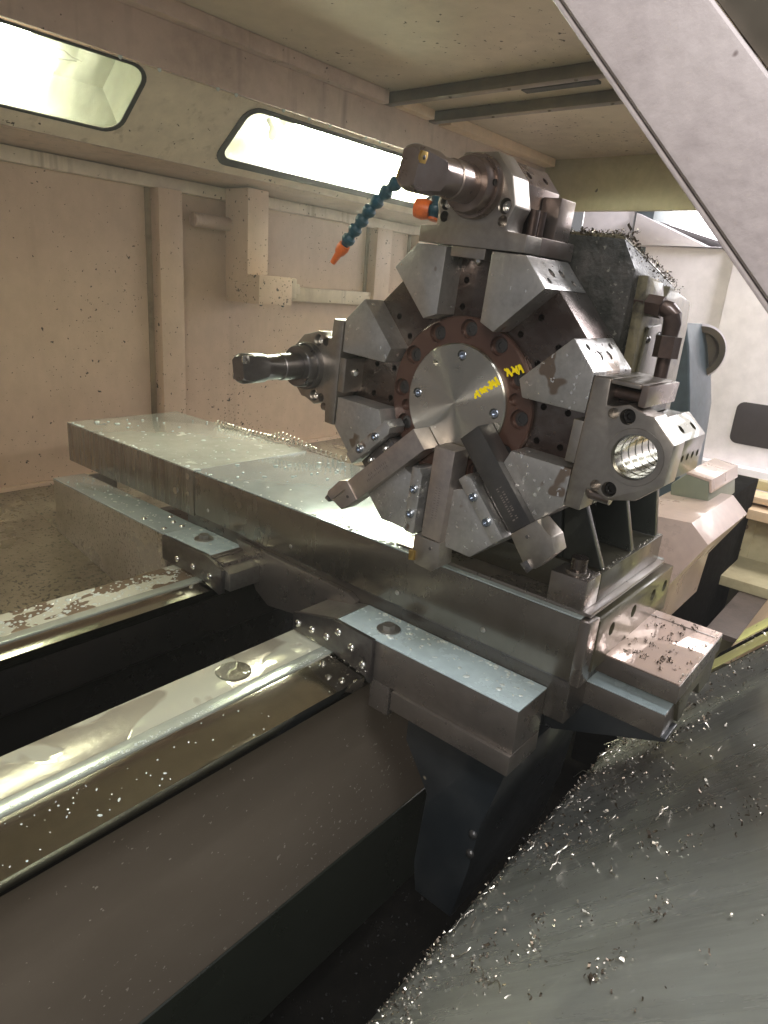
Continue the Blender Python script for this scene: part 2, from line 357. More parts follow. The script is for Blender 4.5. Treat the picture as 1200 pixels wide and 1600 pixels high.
def thing(name, label, cat, loc=(0, 0, 0), rotx=0., group=None):
    o = bpy.data.objects.new(name, None); C.objects.link(o); o.empty_display_size = .05
    o.location = loc; o.rotation_euler = (rotx, 0, 0)
    return tag(o, label, cat, group)
def tag(o, label, cat, group=None):
    o['label'] = label; o['category'] = cat
    if group: o['group'] = group
    return o
def struct(o): o['kind'] = 'structure'; return o
def socket_screw(name, p, axis, r, h, m, parent, n=16):
    """cap screw: a knurled head with a hexagon socket"""
    bm = bmesh.new(); p = Vector(p); d = Vector(axis).normalized(); a = d.orthogonal().normalized(); b = d.cross(a)
    def ring(s, rr, k=n, ph=0): return [bm.verts.new(p + d * s + (a * math.cos(t + ph) + b * math.sin(t + ph)) * rr) for t in [2 * math.pi * i / k for i in range(k)]]
    R0 = ring(0, r); R1 = ring(h * .85, r); R2 = ring(h, r * .86); R3 = ring(h, r * .52); R4 = ring(h * .35, r * .48)
    for A, B in ((R0, R1), (R1, R2), (R2, R3), (R3, R4)):
        for i in range(n): bm.faces.new((A[i], A[(i + 1) % n], B[(i + 1) % n], B[i]))
    bm.faces.new(R4); bm.faces.new(R0[::-1])
    return from_bm(name, bm, m, parent, smooth=30)
def dome_screw(name, p, axis, r, h, m, parent):
    return lathe(name, p, axis, [(0, r), (h * .3, r * .97), (h * .65, r * .78), (h * .92, r * .4), (h, 0.0002)], m, parent, n=12)
def hex_bolt(name, p, r, h, m, parent, washer=None):
    p = Vector(p)
    bm = cyl_bm(p, p + Vector((0, 0, h)), r, n=6); bevel(bm, r * .1, 1, 40)
    o = from_bm(name, bm, m, parent, smooth=30)
    if washer:
        cyl('washer', p - Vector((0, 0, .001)), p + Vector((0, 0, .002)), washer, m, parent, n=24, bev=.0006)
    return o

# ------------------------------------------------------------------ the enclosure (setting)
YW = 2.10
wall = struct(box('rear_wall', -1.2, 4.0, YW, YW + .03, -.5, .93, 'wall_paint', None, 0))
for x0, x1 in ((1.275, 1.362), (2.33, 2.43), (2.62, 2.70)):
    box('wall_post', x0, x1, YW - .05, YW - .001, -.04, .868, 'wall_paint', wall, .003)
    box('panel_gap', x0 - .02, x0 - .0005, YW - .004, YW - .001, -.04, .868, 'grime_strip', wall, 0)  # dark strip painting in the shaded left side of the post
box('wall_rail', -1.2, 3.9, YW - .03, YW - .0015, .866, .905, 'cream_paint', wall, .004)
box('wall_rail', 1.86, 3.0, YW - .035, YW - .0015, .545, .60, 'cream_paint', wall, .004)
box('wall_skirt', -1.2, 4.0, YW - .02, YW - .0015, -.06, -.035, 'wall_paint', wall, .003)
# lamp trunking: soffit, sloping lamp panel (with openings), front beam, ceiling
def pan(s):   # point on the sloping panel, s = 0 bottom .. 1 top
    return (1.85 + (1.635 - 1.85) * s, .915 + (1.075 - .915) * s)
soffit = struct(prism('soffit', [(YW - .002, .907), (1.85, .915), (1.86, .93), (YW - .002, .92)], -1.2, 3.1, 'beam_paint', 'x', None, .001))
beam = struct(prism('roof_beam', [(1.6, 1.068), (1.635, 1.075), (1.63, 1.09), (1.615, 1.19), (1.6, 1.215)], -1.2, 3.1, 'beam_paint', 'x', None, .002))
# ceiling as separate sheets with slotted steel bars
ceil = struct(box('ceiling', -1.2, 2.9, .22, 1.6, 1.205, 1.225, 'ceiling_paint', None, 0))
box('ceiling_trim', -1.2, 1.79, 1.565, 1.5995, 1.168, 1.2045, 'beam_paint', ceil, .003)
box('ceiling_trim', 1.86, 2.03, 1.565, 1.5995, 1.175, 1.2045, 'lip_tan', ceil, .003)
box('ceiling_trim', 2.10, 2.88, 1.545, 1.5995, 1.172, 1.2045, 'lip_tan', ceil, .003)
for x0 in (1.80, 2.04):
    bar = box('ceiling_bar', x0, x0 + .035, .23, 1.598, 1.172, 1.204, 'bar_steel', ceil, .002)
    for k in range(6):
        dome_screw('screw', (x0 + .017, 1.35 - k * .2, 1.172), (0, 0, -1), .006, .004, 'bar_steel', bar)
box('ceiling_slot', 1.93, 1.965, .95, 1.18, 1.198, 1.2047, 'rubber', ceil, 0)
head = struct(box('end_header', 2.9, 2.93, -.9, 1.6, 1.0, 1.225, 'end_paint', None, .003))

# sloping panel with two rounded lamp openings
panel_len = math.hypot(.215, .16)
dirp = Vector((0, -.215, .16)).normalized(); nrm = Vector((0, -.16, -.215)).normalized()   # in-plane up, facing the room
P0 = Vector((0, 1.85, .915))
def pp(x, s, off=0.): return P0 + Vector((x, 0, 0)) + dirp * s + nrm * off
def rrect(x0, x1, s0, s1, r, n=6):
    out = []
    for cx, cs, a in ((x1 - r, s1 - r, 0), (x0 + r, s1 - r, 90), (x0 + r, s0 + r, 180), (x1 - r, s0 + r, 270)):
        for i in range(n + 1):
            t = R_(a + 90 * i / n); out.append((cx + r * math.cos(t), cs + r * math.sin(t)))
    return out
def plate_with_hole(outer, hole, off, m, name, parent=None):
    """flat plate in the panel plane with a hole; outer/hole same-length loops"""
    bm = bmesh.new()
    for o0, sgn in ((off, 1),):
        A = [bm.verts.new(pp(*p, o0)) for p in outer]; B = [bm.verts.new(pp(*p, o0)) for p in hole]
        A2 = [bm.verts.new(pp(*p, o0 - .003)) for p in outer]; B2 = [bm.verts.new(pp(*p, o0 - .003)) for p in hole]
        n = len(A)
        for i in range(n):
            j = (i + 1) % n
            bm.faces.new((A[i], A[j], B[j], B[i])); bm.faces.new((A2[j], A2[i], B2[i], B2[j]))
            bm.faces.new((B[i], B[j], B2[j], B2[i])); bm.faces.new((A[j], A[i], A2[i], A2[j]))
    return from_bm(name, bm, m, parent)
WIN = [(.22, 1.005, .058, .262), (1.315, 2.30, .050, .250)]
def big_loop(x0, x1, s0, s1, hole):
    # map the hole's loop outward onto a rectangle so both loops match point for point
    cx, cs = (hole[0][0], 0), 0
    out = []
    hx = [p[0] for p in hole]; hs = [p[1] for p in hole]; mx, ms = (min(hx) + max(hx)) / 2, (min(hs) + max(hs)) / 2
    n = len(hole) // 4
    for q in range(4):
        for i in range(n):
            corner = ((x1, s1), (x0, s1), (x0, s0), (x1, s0))[q]
            p = hole[q * n + i]
            f = i / (n - 1)
            if q == 0: e = (x1, p[1]) if f < .5 else (p[0], s1)
            elif q == 1: e = (p[0], s1) if f < .5 else (x0, p[1])
            elif q == 2: e = (x0, p[1]) if f < .5 else (p[0], s0)
            else: e = (p[0], s0) if f < .5 else (x1, p[1])
            if abs(f - .5) < 1e-6: e = corner
            out.append(e)
    return out
lp = struct(bpy.data.objects.new('lamp_panel', None)); C.objects.link(lp)
cuts = [-1.2, 1.16, 3.1]
for k, (a, b, c, d) in enumerate(WIN):
    hole = rrect(a, b, c, d, .045)
    plate_with_hole(big_loop(cuts[k], cuts[k + 1], 0.002, panel_len - .002, hole), hole, 0, 'cream_paint', 'panel_sheet', lp)
for k, (a, b, c, d) in enumerate(WIN):
    t = thing('window_lamp', ['pale lit lamp window in upper left corner with wires showing inside',
                              'glaring white fluorescent lamp window behind the blue coolant hose'][k], 'lamp', pp((a + b) / 2, 0), 0, 'lamp windows along the rear wall')
    off = Vector(t.location)
    def rel(o):
        o.data.transform(Matrix.Translation(-off)); o.parent = t; return o
    hole = rrect(a, b, c, d, .045); inner = rrect(a + .012, b - .012, c + .010, d - .010, .035)
    outer = rrect(a - .007, b + .007, c - .016, d + .004, .05) if k else rrect(a - .004, b + .008, c - .005, d + .003, .048)
    if k == 0: inner = rrect(a + .004, b - .004, c + .003, d - .003, .042)
    rel(plate_with_hole(outer, inner, .004, 'rubber', 'gasket'))
    bm = bmesh.new(); va = [bm.verts.new(pp(*p, -.0035)) for p in hole]; vb = [bm.verts.new(pp(*p, -.0075)) for p in hole]
    bm.faces.new(va); bm.faces.new(vb[::-1])
    for i in range(len(va)): bm.faces.new((va[i], va[(i + 1) % len(va)], vb[(i + 1) % len(va)], vb[i]))
    rel(from_bm('pane', bm, 'lamp_pane'))
    # lamp box behind the glass
    bm = bmesh.new(); dep = -.16
    x0, x1, s0, s1 = a - .03, b + .03, c - .02, d + .006
    F = [bm.verts.new(pp(x, s, -.009)) for x, s in ((x0, s0), (x1, s0), (x1, s1), (x0, s1))]
    Bk = [bm.verts.new(pp(x, s, dep)) for x, s in ((x0, s0), (x1, s0), (x1, s1), (x0, s1))]
    bm.faces.new(Bk)
    for i in range(4): bm.faces.new((F[i], F[(i + 1) % 4], Bk[(i + 1) % 4], Bk[i]))
    rel(from_bm('lamp_box', bm, 'lamp_box_paint'))
    sx = .79 if k == 0 else 1.58
    tx0, tx1 = (.26, sx) if k == 0 else (sx, 2.27)
    for sv in ((.165,) if k == 0 else (.10, .165)):
        rel(cyl('tube', pp(tx0, sv, -.10), pp(tx1, sv, -.10), .013, 'tube_glow_dim' if k == 0 else 'tube_glow', None, n=16, bev=0))
        e = tx1 if k == 0 else tx0
        sgn = 1 if k == 0 else -1
        rel(cyl('socket', pp(e + .002 * sgn, sv, -.10), pp(e + .035 * sgn, sv, -.10), .021, 'socket_grey', None, n=16))
        rel(cyl('socket_bracket', pp(e + .018 * sgn, sv, -.122), pp(e + .018 * sgn, sv, -.155), .012, 'socket_grey', None, n=10))
    if k == 0:
        w = lambda pts, r=.0017: rel(from_bm('wire', tube_bm([pp(*p) for p in pts], r, 6), 'wire_grey', None, 30))
        w([(.815, .17, -.10), (.84, .168, -.09), (.86, .175, -.08), (.88, .168, -.075), (.90, .17, -.07)])
        w([(.815, .155, -.10), (.84, .14, -.09), (.86, .15, -.08), (.88, .16, -.075), (.89, .166, -.07)])
        w([(.815, .15, -.10), (.85, .12, -.09), (.865, .10, -.09), (.85, .085, -.09), (.83, .10, -.09), (.82, .12, -.09), (.81, .11, -.09)])
    else:
        rel(from_bm('wire', tube_bm([pp(1.35, .13, -.05), pp(1.40, .10, -.08), pp(1.47, .07, -.10)], .0017, 6), 'wire_grey', None, 30))
# drops hanging from the beam lip
for k in range(11):
    x = .93 + k * .115 + random.uniform(-.05, .05)
    tag(lathe('hanging_drop', (x, 1.604, 1.069), (0, 0, -1), [(0, .004), (.002, .0052), (.005, .0045), (.0075, .0022), (.0085, .0003)], 'droplet', None, 10),
        'tiny hanging coolant drop under the upper beam edge', 'drop', 'drops hanging under the beam')

# duct bracket on the rear wall
t = thing('wall_duct', 'cream stepped box duct hanging under the lamp window on rear wall', 'duct', (1.62, YW, .53))
def relto(t, o):
    o.data.transform(Matrix.Translation(-Vector(t.location))); o.parent = t; return o
relto(t, box('vertical_box', 1.545, 1.635, 1.945, YW - .0305, .60, .905, 'wall_paint', None, .004))
relto(t, box('lower_box', 1.548, 1.70, 1.885, YW - .0305, .535, .632, 'wall_paint', None, .004))
relto(t, box('end_cap', 1.702, 1.735, 1.90, 1.99, .56, .63, 'cream_paint', None, .004))
relto(t, box('small_cap', 1.737, 1.765, 1.915, 1.98, .575, .612, 'cream_paint', None, .003))
for x in (1.57, 1.67): relto(t, dome_screw('screw', (x, 1.90, .535), (0, 0, -1), .006, .006, 'steel_dark', None))
relto(t, cyl('stub_pipe', (1.40, 2.05, .79), (1.544, 2.05, .79), .022, 'beam_paint', None, n=14))

# ------------------------------------------------------------------ lathe bed
bed = thing('lathe_bed', 'long wet lathe bed with two polished guide rails', 'lathe bed', (0, .95, -.6))
def B_(o): return relto(bed, o)
XB0, XB1 = -.6, 1.75
B_(prism('rail_core', [(.6353, -.0134), (.6353, -.034), (.655, -.040), (.80, -.072), (.818, -.004), (.7165, -.0022)], XB0, XB1, 'rail_face', 'x', None, .001))
B_(box('rail_top', XB0, XB1, .7405, .8205, -.0038, 0, 'rail_pool_near', None, .0008))
B_(box('rail_land', XB0, XB1, .7153, .7395, -.0038, .0008, 'rail_edge', None, .0012))
B_(prism('rail_core', [(1.070, -.0085), (1.070, -.028), (1.20, -.034), (1.21, -.004), (1.113, -.0025)], XB0, XB1, 'rail_face', 'x', None, .001))
B_(box('rail_top', XB0, XB1, 1.1345, 1.215, -.0038, 0, 'rail_pool_rear', None, .0008))
B_(box('rail_land', XB0, XB1, 1.1125, 1.1335, -.0038, .0008, 'rail_edge', None, .0012))
B_(prism('bed_front_wall', [(.660, -.0415), (.745, -.0605), (.80, -.0725), (.80, -.60), (.658, -.60), (.650, -.405), (.6535, -.33), (.6630, -.195), (.6645, -.186), (.663, -.12), (.660, -.08)], XB0, XB1, 'bed_paint', 'x', None, .003))
B_(prism('bed_foot_strip', [(.6485, -.408), (.6575, -.60), (.62, -.60), (.645, -.41)], XB0, XB1, 'bed_green', 'x', None, .002))
B_(box('bed_trough', XB0, XB1, .8005, 1.16, -.42, -.40, 'bed_black', None, 0))
B_(prism('bed_rear_wall', [(1.0705, -.0288), (1.19, -.0345), (1.19, -.6), (1.13, -.6), (1.13, -.30), (1.11, -.14), (1.075, -.118), (1.0705, -.11)], XB0, XB1, 'bed_black', 'x', None, .003))
B_(prism('bed_inner_wall', [(.801, -.01), (.8195, -.005), (.815, -.08), (.812, -.4), (.801, -.4)], XB0, XB1, 'bed_black', 'x', None, .002))
B_(prism('cross_rib', circ(.965, -.42, .145, 20, 0, math.pi, False), .62, .72, 'bed_black', 'x', None, .004))
# air bubble standing in the coolant
tag(lathe('coolant_bubble', (.60, .780, .0003), (0, 0, 1), [(0, .030), (.0008, .0292), (.0016, .026), (.0022, .018), (.0025, .008), (.0026, .0005)], 'water', None, 28), 'flat coolant bubble on the near polished rail', 'bubble')

# floor of the machine, rear tray
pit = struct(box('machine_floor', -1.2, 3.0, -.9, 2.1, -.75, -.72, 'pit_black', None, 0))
tr = struct(prism('rear_tray', [(1.215, -.12), (1.30, -.17), (2.098, -.045), (2.098, -.06), (1.3, -.19), (1.215, -.14)], -1.2, .7715, 'tray_grime', 'x', None, .001))
struct(prism('rear_tray', [(1.806, -.092), (2.098, -.045), (2.098, -.06), (1.806, -.108)], .7725, 2.2, 'tray_grime', 'x', None, .001))
bx = struct(prism('rear_tray_edge', [(1.216, -.03), (1.45, -.16), (1.45, -.13), (1.216, -.005)], -.6, .49, 'speckled_plate', 'x', None, .002))

# ------------------------------------------------------------------ saddle
sad = thing('saddle', 'dark steel saddle clamped over both guide rails under the slide', 'saddle', (.9, .75, -.07))
def S_(o): return relto(sad, o)
# near wing
S_(prism('front_wing', [(.35, .0575), (.624, .0575), (.70, .059), (.716, .056), (.716, .002), (.6315, -.010), (.6315, -.0165), (.35, -.0165)], .775, .8605, 'saddle_front', 'x', None, .0012))
S_(box('wing_core', .80, .8605, .352, .629, -.058, -.0168, 'bed_black', None, .001))
S_(box('wing_top', .774, .8605, .349, .716, .058, .0615, 'wet_top_blue', None, .001))
S_(prism('wing_nose', [(.717, .0615), (.815, .038), (.815, .006), (.717, .002)], .774, .8605, 'steel', 'x', None, .001))
S_(box('wing_leg', .7745, .86, .586, .6285, -.072, -.0168, 'saddle_front', None, .0012))
S_(box('retaining_strip', .7685, .86, .3495, .577, -.052, -.0168, 'saddle_front', None, .0012))
wp = S_(prism('wiper_plate', [(.817, .004), (.817, .040), (.717, .0655), (.622, .0625), (.622, -.020), (.629, -.020), (.6345, -.0112), (.7155, .0016)], .764, .7725, 'steel_dark', 'x', None, .001))
ofs = Vector(sad.location)
def sub(part, o, base): o.data.transform(Matrix.Translation(-Vector(base))); o.parent = part; return o
for y, z in ((.803, .022), (.766, .024), (.728, .026), (.70, .046), (.668, .030), (.64, .008)):
    sub(wp, dome_screw('screw', (.764, y, z), (-1, 0, 0), .0075, .005, 'steel_bright', None), ofs)
S_(cyl('washer', (.815, .63, .0613), (.815, .63, .064), .021, 'steel', None, n=28))
S_(hex_bolt('hex_bolt', (.815, .63, .0638), .0115, .008, 'steel', None))
# far wing
S_(prism('rear_wing', [(1.045, .0575), (1.255, .0575), (1.255, -.03), (1.216, -.03), (1.216, .002), (1.045, .002)], .775, .8605, 'saddle_front', 'x', None, .002))
S_(box('wing_top', .774, .8605, 1.09, 1.256, .058, .0615, 'wet_top_blue', None, .001))
S_(prism('wing_nose', [(.775, .0615), (.86, .0615), (.86, .058), (.775, .058)], 1.075, 1.0895, 'saddle_front', 'y', None, .001))
S_(prism('wing_nose', [(1.0895, .0615), (1.02, .042), (1.02, .003), (1.0895, .002)], .774, .8605, 'steel', 'x', None, .001))
wp2 = S_(prism('wiper_plate', [(1.254, .004), (1.254, .0605), (1.09, .0655), (1.035, .048), (1.035, -.004), (1.045, -.01), (1.10, .0035)], .764, .7725, 'steel_dark', 'x', None, .001))
for y, z in ((1.195, .022), (1.135, .024), (1.075, .022)):
    sub(wp2, dome_screw('screw', (.764, y, z), (-1, 0, 0), .0075, .005, 'steel_bright', None), ofs)
S_(cyl('washer', (.82, 1.175, .0613), (.82, 1.175, .064), .021, 'steel', None, n=28))
S_(hex_bolt('hex_bolt', (.82, 1.175, .0638), .0115, .009, 'steel', None))
# bridge under the slide with its rounded web
web = [(.70, .0855), (.70, .03), (.735, .062), (.79, .062)]
S_(prism('bridge', [(.315, .088), (1.30, .088), (1.30, .0), (.315, .012)], .862, 1.2, 'saddle_dark', 'x', None, .002))
S_(prism('web', [(1.10, .078), (1.055, .02), (1.03, -.02), (.99, -.042), (.91, -.03), (.845, -.01), (.75, .04), (.74, .062), (.76, .072)], .850, .8615, 'saddle_front', 'x', None, .0015, 2))
S_(box('side_lug', .8612, .885, 1.16, 1.27, .062, .0885, 'saddle_dark', None, .0015))
# operator-side arm and gusset
S_(box('arm', .93, 1.05, .192, .332, .018, .057, 'saddle_front', None, .0015))
S_(box('arm_top', .9305, 1.05, .193, .331, .0573, .0592, 'wet_top_blue', None, .0006))
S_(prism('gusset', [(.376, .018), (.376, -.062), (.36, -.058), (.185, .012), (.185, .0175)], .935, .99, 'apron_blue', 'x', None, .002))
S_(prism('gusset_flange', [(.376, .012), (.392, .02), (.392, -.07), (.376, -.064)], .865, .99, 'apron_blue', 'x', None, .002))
# chip covered step plate at the operator end
sp = S_(box('step_plate', .937, 1.166, .184, .3155, .078, .1085, 'saddle_front', None, .002))
S_(box('step_plate_top', .938, 1.165, .185, .3145, .1088, .111, 'tray_pool', None, .0008))
S_(box('step_plate_rib', 1.135, 1.137, .19, .31, .1112, .1118, 'saddle_front', None, 0))
S_(prism('step_bracket', [(.96, .0775), (1.16, .0775), (1.16, .02), (1.10, .02), (1.08, .05), (1.03, .05), (1.01, .02), (.99, .02)], .186, .30, 'base_olive', 'y', None, .002))
# apron below the near wing
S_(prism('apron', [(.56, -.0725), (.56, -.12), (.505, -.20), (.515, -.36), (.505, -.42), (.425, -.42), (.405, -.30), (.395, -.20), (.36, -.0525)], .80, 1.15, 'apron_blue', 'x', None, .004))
for z in (-.16, -.2): S_(dome_screw('screw', (.80, .405, z - .06), (-1, 0, 0), .008, .006, 'black_oxide', None))
# rear cover of the cross feed
S_(box('cover_top', .772, .8605, 1.257, 1.80, .0565, .0605, 'wet_top', None, .001))
S_(box('cover_side', .7725, .776, 1.2562, 1.7995, -.30, .0562, 'speckled_plate', None, 0))
S_(box('cover_end', .7765, .95, 1.79, 1.7995, -.30, .056, 'speckled_plate', None, 0))
for x, y in ((.79, 1.285), (.83, 1.275), (.79, 1.37), (.845, 1.345), (.83, 1.31)):
    S_(dome_screw('screw', (x, y, .0605), (0, 0, 1), .0065, .004, 'steel_bright', None))

# ------------------------------------------------------------------ cross slide
sl = thing('cross_slide', 'thick wet steel cross slide carrying the turret', 'slide', (1.0, 1.0, .09))
def L_(o): return relto(sl, o)
XF, ZT = .856, .194
L_(box('slide_body', XF, 1.21, .315, 1.262, .089, ZT - .003, 'slide_side', None, .0015))
L_(box('slide_top', XF + .0005, 1.21, .316, 1.262, ZT - .0028, ZT, 'wet_top', None, .001))
L_(box('cover_body', XF - .001, 1.21, 1.2635, 1.875, .083, ZT - .003, 'streaky_plate', None, .0015))
L_(box('cover_top', XF - .0005, 1.21, 1.2635, 1.8745, ZT - .0028, ZT + .0004, 'wet_top_tan', None, .001))
L_(box('lower_strip', XF + .001, 1.2, .32, 1.10, .086, .0888, 'steel_dark', None, .0005))
for y, z, r in ((1.283, .176, .008), (1.283, .135, .005), (1.335, .128, .0085), (1.30, .19, .0)):
    if r: L_(cyl('screw', (XF - .0035, y, z), (XF + .002, y, z), r, 'steel_bright', None, n=14, bev=.0015))
for y in (1.26, .98, .70, .52):
    L_(dome_screw('screw', (XF, y - .05, .112), (-1, 0, 0), .0045, .002, 'steel', None))
# end plates on the operator side
e1 = box('end_plate', XF + .03, 1.21, .297, .3145, .10, .186, 'base_olive', None, .002)
cut(e1, [cyl_bm((x, .28, .155), (x, .31, .155), .011, n=16) for x in (.94, 1.03, 1.12, 1.18)]); L_(e1)
L_(box('end_cap_plate', XF - .006, XF + .0295, .2985, .3145, .088, ZT - .001, 'saddle_front', None, .002))

# ------------------------------------------------------------------ turret
XT, YC, ZC, AL = .70, .4843, .4871, R_(3.6535)
tur = thing('tool_turret', 'eight station steel tool turret with rust brown hub ring', 'turret', (XT, YC, ZC), AL)
# local coords: x = depth behind the front face, y = image left, z = up
A, HW, FLOOR, BACK = .1857, .0322, .037, .112
def uv(phi, r, t): # station angle, radial, tangential(ccw) -> (y,z) local
    c, s = math.cos(R_(phi)), math.sin(R_(phi)); u = r * c - t * s; v = r * s + t * c
    return (-u, v)
AV = A / math.cos(R_(22.5))
o = prism('disc', [uv(22.5 + 45 * k, AV - .0015, 0) for k in range(8)], FLOOR + .0005, BACK, 'stained_steel', 'x', tur, .002)
def disc_cut(bm):
    for k in range(8):
        for r in (.118, .150):
            for tt in (-.021, .021):
                y, z = uv(45 * k, r, tt); cyl_bm((FLOOR - .01, y, z), (FLOOR + .018, y, z), .0042, n=12, bm=bm)
cut(o, [multi(disc_cut)])
RI = .111
for k in range(8):
    f0, f1 = 45 * k, 45 * (k + 1)
    pts = [uv(f0, A, HW), uv(f0 + 22.5, AV, 0), uv(f1, A, -HW)]
    # inner end: the two slot walls, truncated where they come near the hub ring
    rr = RI
    t1 = math.sqrt(rr * rr - HW * HW)
    pts += [uv(f1, t1, -HW), uv(f0, t1, HW)]
    w = prism('wedge_block', pts, 0, .106, 'steel_speckled', 'x', tur, .0018, 2)
    # tapped holes in the two outer flats
    bm = bmesh.new()
    for f, s in ((f0, 1), (f1, -1)):
        for (tt, d, rad) in ((HW + .012, .022, .0042), (HW + .024, .040, .0060), (HW + .024, .066, .0060), (HW + .012, .084, .0042)):
            y0, z0 = uv(f, A - .012, s * tt); y1, z1 = uv(f, A + .01, s * tt)
            cyl_bm((d, y0, z0), (d, y1, z1), rad, n=12, bm=bm)
    cut(w, [bm])
# hub ring with counterbored bolts
ring = lathe('hub_ring', (.029, 0, 0), (1, 0, 0), [(0, .05), (0, .1065), (.002, .1085), (.008, .1085), (.008, .05)], 'ring_red', tur, 72)
RH = .0935
bm = bmesh.new()
for k in range(12):
    y, z = uv(30 * k, RH, 0); cyl_bm((.02, y, z), (.0365, y, z), .0124, n=20, bm=bm)
for f in (15, 195):
    y, z = uv(f, .085, 0); cyl_bm((.02, y, z), (.0365, y, z), .008, n=18, bm=bm)
cut(ring, [bm])
for k in range(12):
    y, z = uv(30 * k, RH, 0)
    socket_screw('socket_bolt', (.0369, y, z), (-1, 0, 0), .0086, .0022, 'black_oxide', tur)
hub = lathe('hub_plate', (.0225, 0, 0), (1, 0, 0), [(0, .0005), (0, .0738), (.0015, .0755), (.0064, .0755)], 'turned_face', tur, 72)
bm = bmesh.new()
for f in (0, 90, 180, 270):
    y, z = uv(f, .061, 0); cyl_bm((.015, y, z), (.0275, y, z), .0068, n=16, bm=bm)
y, z = uv(131, .0585, 0); cyl_bm((.015, y, z), (.0275, y, z), .0035, n=14, bm=bm)
cut(hub, [bm])
for f in (0, 90, 180, 270):
    y, z = uv(f, .061, 0); socket_screw('socket_screw', (.0276, y, z), (-1, 0, 0), .0056, .0042, 'screw_blue', tur)
# yellow marker scrawl over plate and ring (illegible stroke)
def scrawl(o_, du, n, d, name, rmin, rmax, seed):
    # a run of quick paint-pen letters, too worn to read
    rnd = random.Random(seed); bm = bmesh.new(); o_ = Vector(o_); du = Vector(du).normalized(); dv = Vector((-du.y, du.x))
    for k in range(n):
        p = o_ + du * k * .0036 + dv * rnd.uniform(-.0025, .0025); H = .0085 * rnd.uniform(.6, 1.25)
        pts = [p + du * rnd.uniform(0, .0055) + dv * H * q for q in ((0, 1, .45), (1, 0, .6, 1), (0, .55, 1, .3), (.9, 0, .1, .8, .4))[rnd.randrange(4)]]
        for s0, s1 in zip(pts, pts[1:]):
            e = (s1 - s0)
            if e.length < 1e-5: continue
            nrm2 = Vector((-e.y, e.x)).normalized() * .0012 * rnd.uniform(.5, 1.5); ex = e.normalized() * .0006
            q4 = (s0 - ex - nrm2, s1 + ex - nrm2, s1 + ex + nrm2, s0 - ex + nrm2)
            if all(rmin < v.length < rmax for v in q4):
                dd = d - rnd.uniform(0, .00025); bm.faces.new([bm.verts.new((dd, -v.x, v.y)) for v in q4])
    return from_bm(name, bm, 'marker_yellow', tur)
scrawl((.030, .014), (.80, .60), 11, .0222, 'marker_scrawl', .0, .0735, 4)
scrawl((.062, .044), (.86, .50), 10, .0287, 'marker_scrawl', .0775, .1065, 9)
# clamp bars at the three turning tools
for f in (225, 270, 315):
    pts = [uv(f, r, t) for r, t in ((.092, -.0325), (.186, -.0325), (.186, -.014), (.10, -.014), (.092, -.020))]
    cb = prism('clamp_bar', pts, -.004, .030, 'steel_speckled', 'x', tur, .002, 2)
    for r in (.122, .158):
        y, z = uv(f, r, -.0235); sub(cb, socket_screw('socket_screw', (-.004, y, z), (-1, 0, 0), .0058, .004, 'screw_blue', None), (0, 0, 0))
    pts = [uv(f, r, t) for r, t in ((.112, -.0135), (.180, -.0135), (.180, .0035), (.112, .0035))]
    prism('clamp_jaw', pts, .012, .034, 'steel_dark', 'x', tur, .002)
    for r in (.128, .162):
        y, z = uv(f, r, -.005); dome_screw('jaw_screw', (.012, y, z), (-1, 0, 0), .0058, .006, 'steel_bright', tur)
# housing behind the disc (built in world space, then carried by the turret)
MW = (Matrix.Translation(Vector((XT, YC, ZC))) @ Matrix.Rotation(AL, 4, 'X')).inverted()
def T_(o): o.data.transform(MW); o.parent = tur; return o
def loft(name, p0, x0, p1, x1, m, bev=.004):
    bm = bmesh.new()
    A_ = [bm.verts.new((x0, *p)) for p in p0]; B_2 = [bm.verts.new((x1, *p)) for p in p1]; n = len(p0)
    bm.faces.new(A_); bm.faces.new(B_2[::-1])
    for i in range(n): bm.faces.new((A_[i], A_[(i + 1) % n], B_2[(i + 1) % n], B_2[i]))
    bmesh.ops.recalc_face_normals(bm, faces=bm.faces[:]); bevel(bm, bev, 2)
    return from_bm(name, bm, m, None, 35)
HP = [(.332, .41), (.325, .60), (.322, .665), (.342, .70), (.44, .706), (.62, .69), (.655, .64), (.655, .44), (.60, .39)]
T_(loft('housing', HP, .835, [(y, z - (.045 if z > .62 else 0)) for y, z in HP], 1.045, 'housing_front', .006))
T_(prism('housing_side', [(.85, .47), (.852, .61), (.848, .66), (.905, .655), (.92, .635), (.935, .652), (1.03, .636), (1.04, .60), (1.04, .44), (.90, .44)], .310, .3245, 'housing_paint', 'y', None, .004, 2))
LP_ = [(.345, .7015), (.44, .7072), (.60, .6935), (.60, .70), (.44, .712), (.352, .709)]
T_(loft('housing_lid', [(y, z - .003) for y, z in LP_], .85, [(y, z - .044) for y, z in LP_], 1.045, 'housing_paint', .002))
T_(prism('side_plate', [(.855, .49), (.87, .60), (.915, .605), (.925, .52), (.905, .49)], .305, .3095, 'base_olive', 'y', None, .002))
for x, z in ((.872, .585), (.912, .59), (.89, .51)): T_(dome_screw('screw', (x, .305, z), (0, -1, 0), .005, .004, 'steel_dark', None))
T_(box('spacer_hub', .811, .8345, .40, .57, .40, .58, 'steel_dark', None, .006))
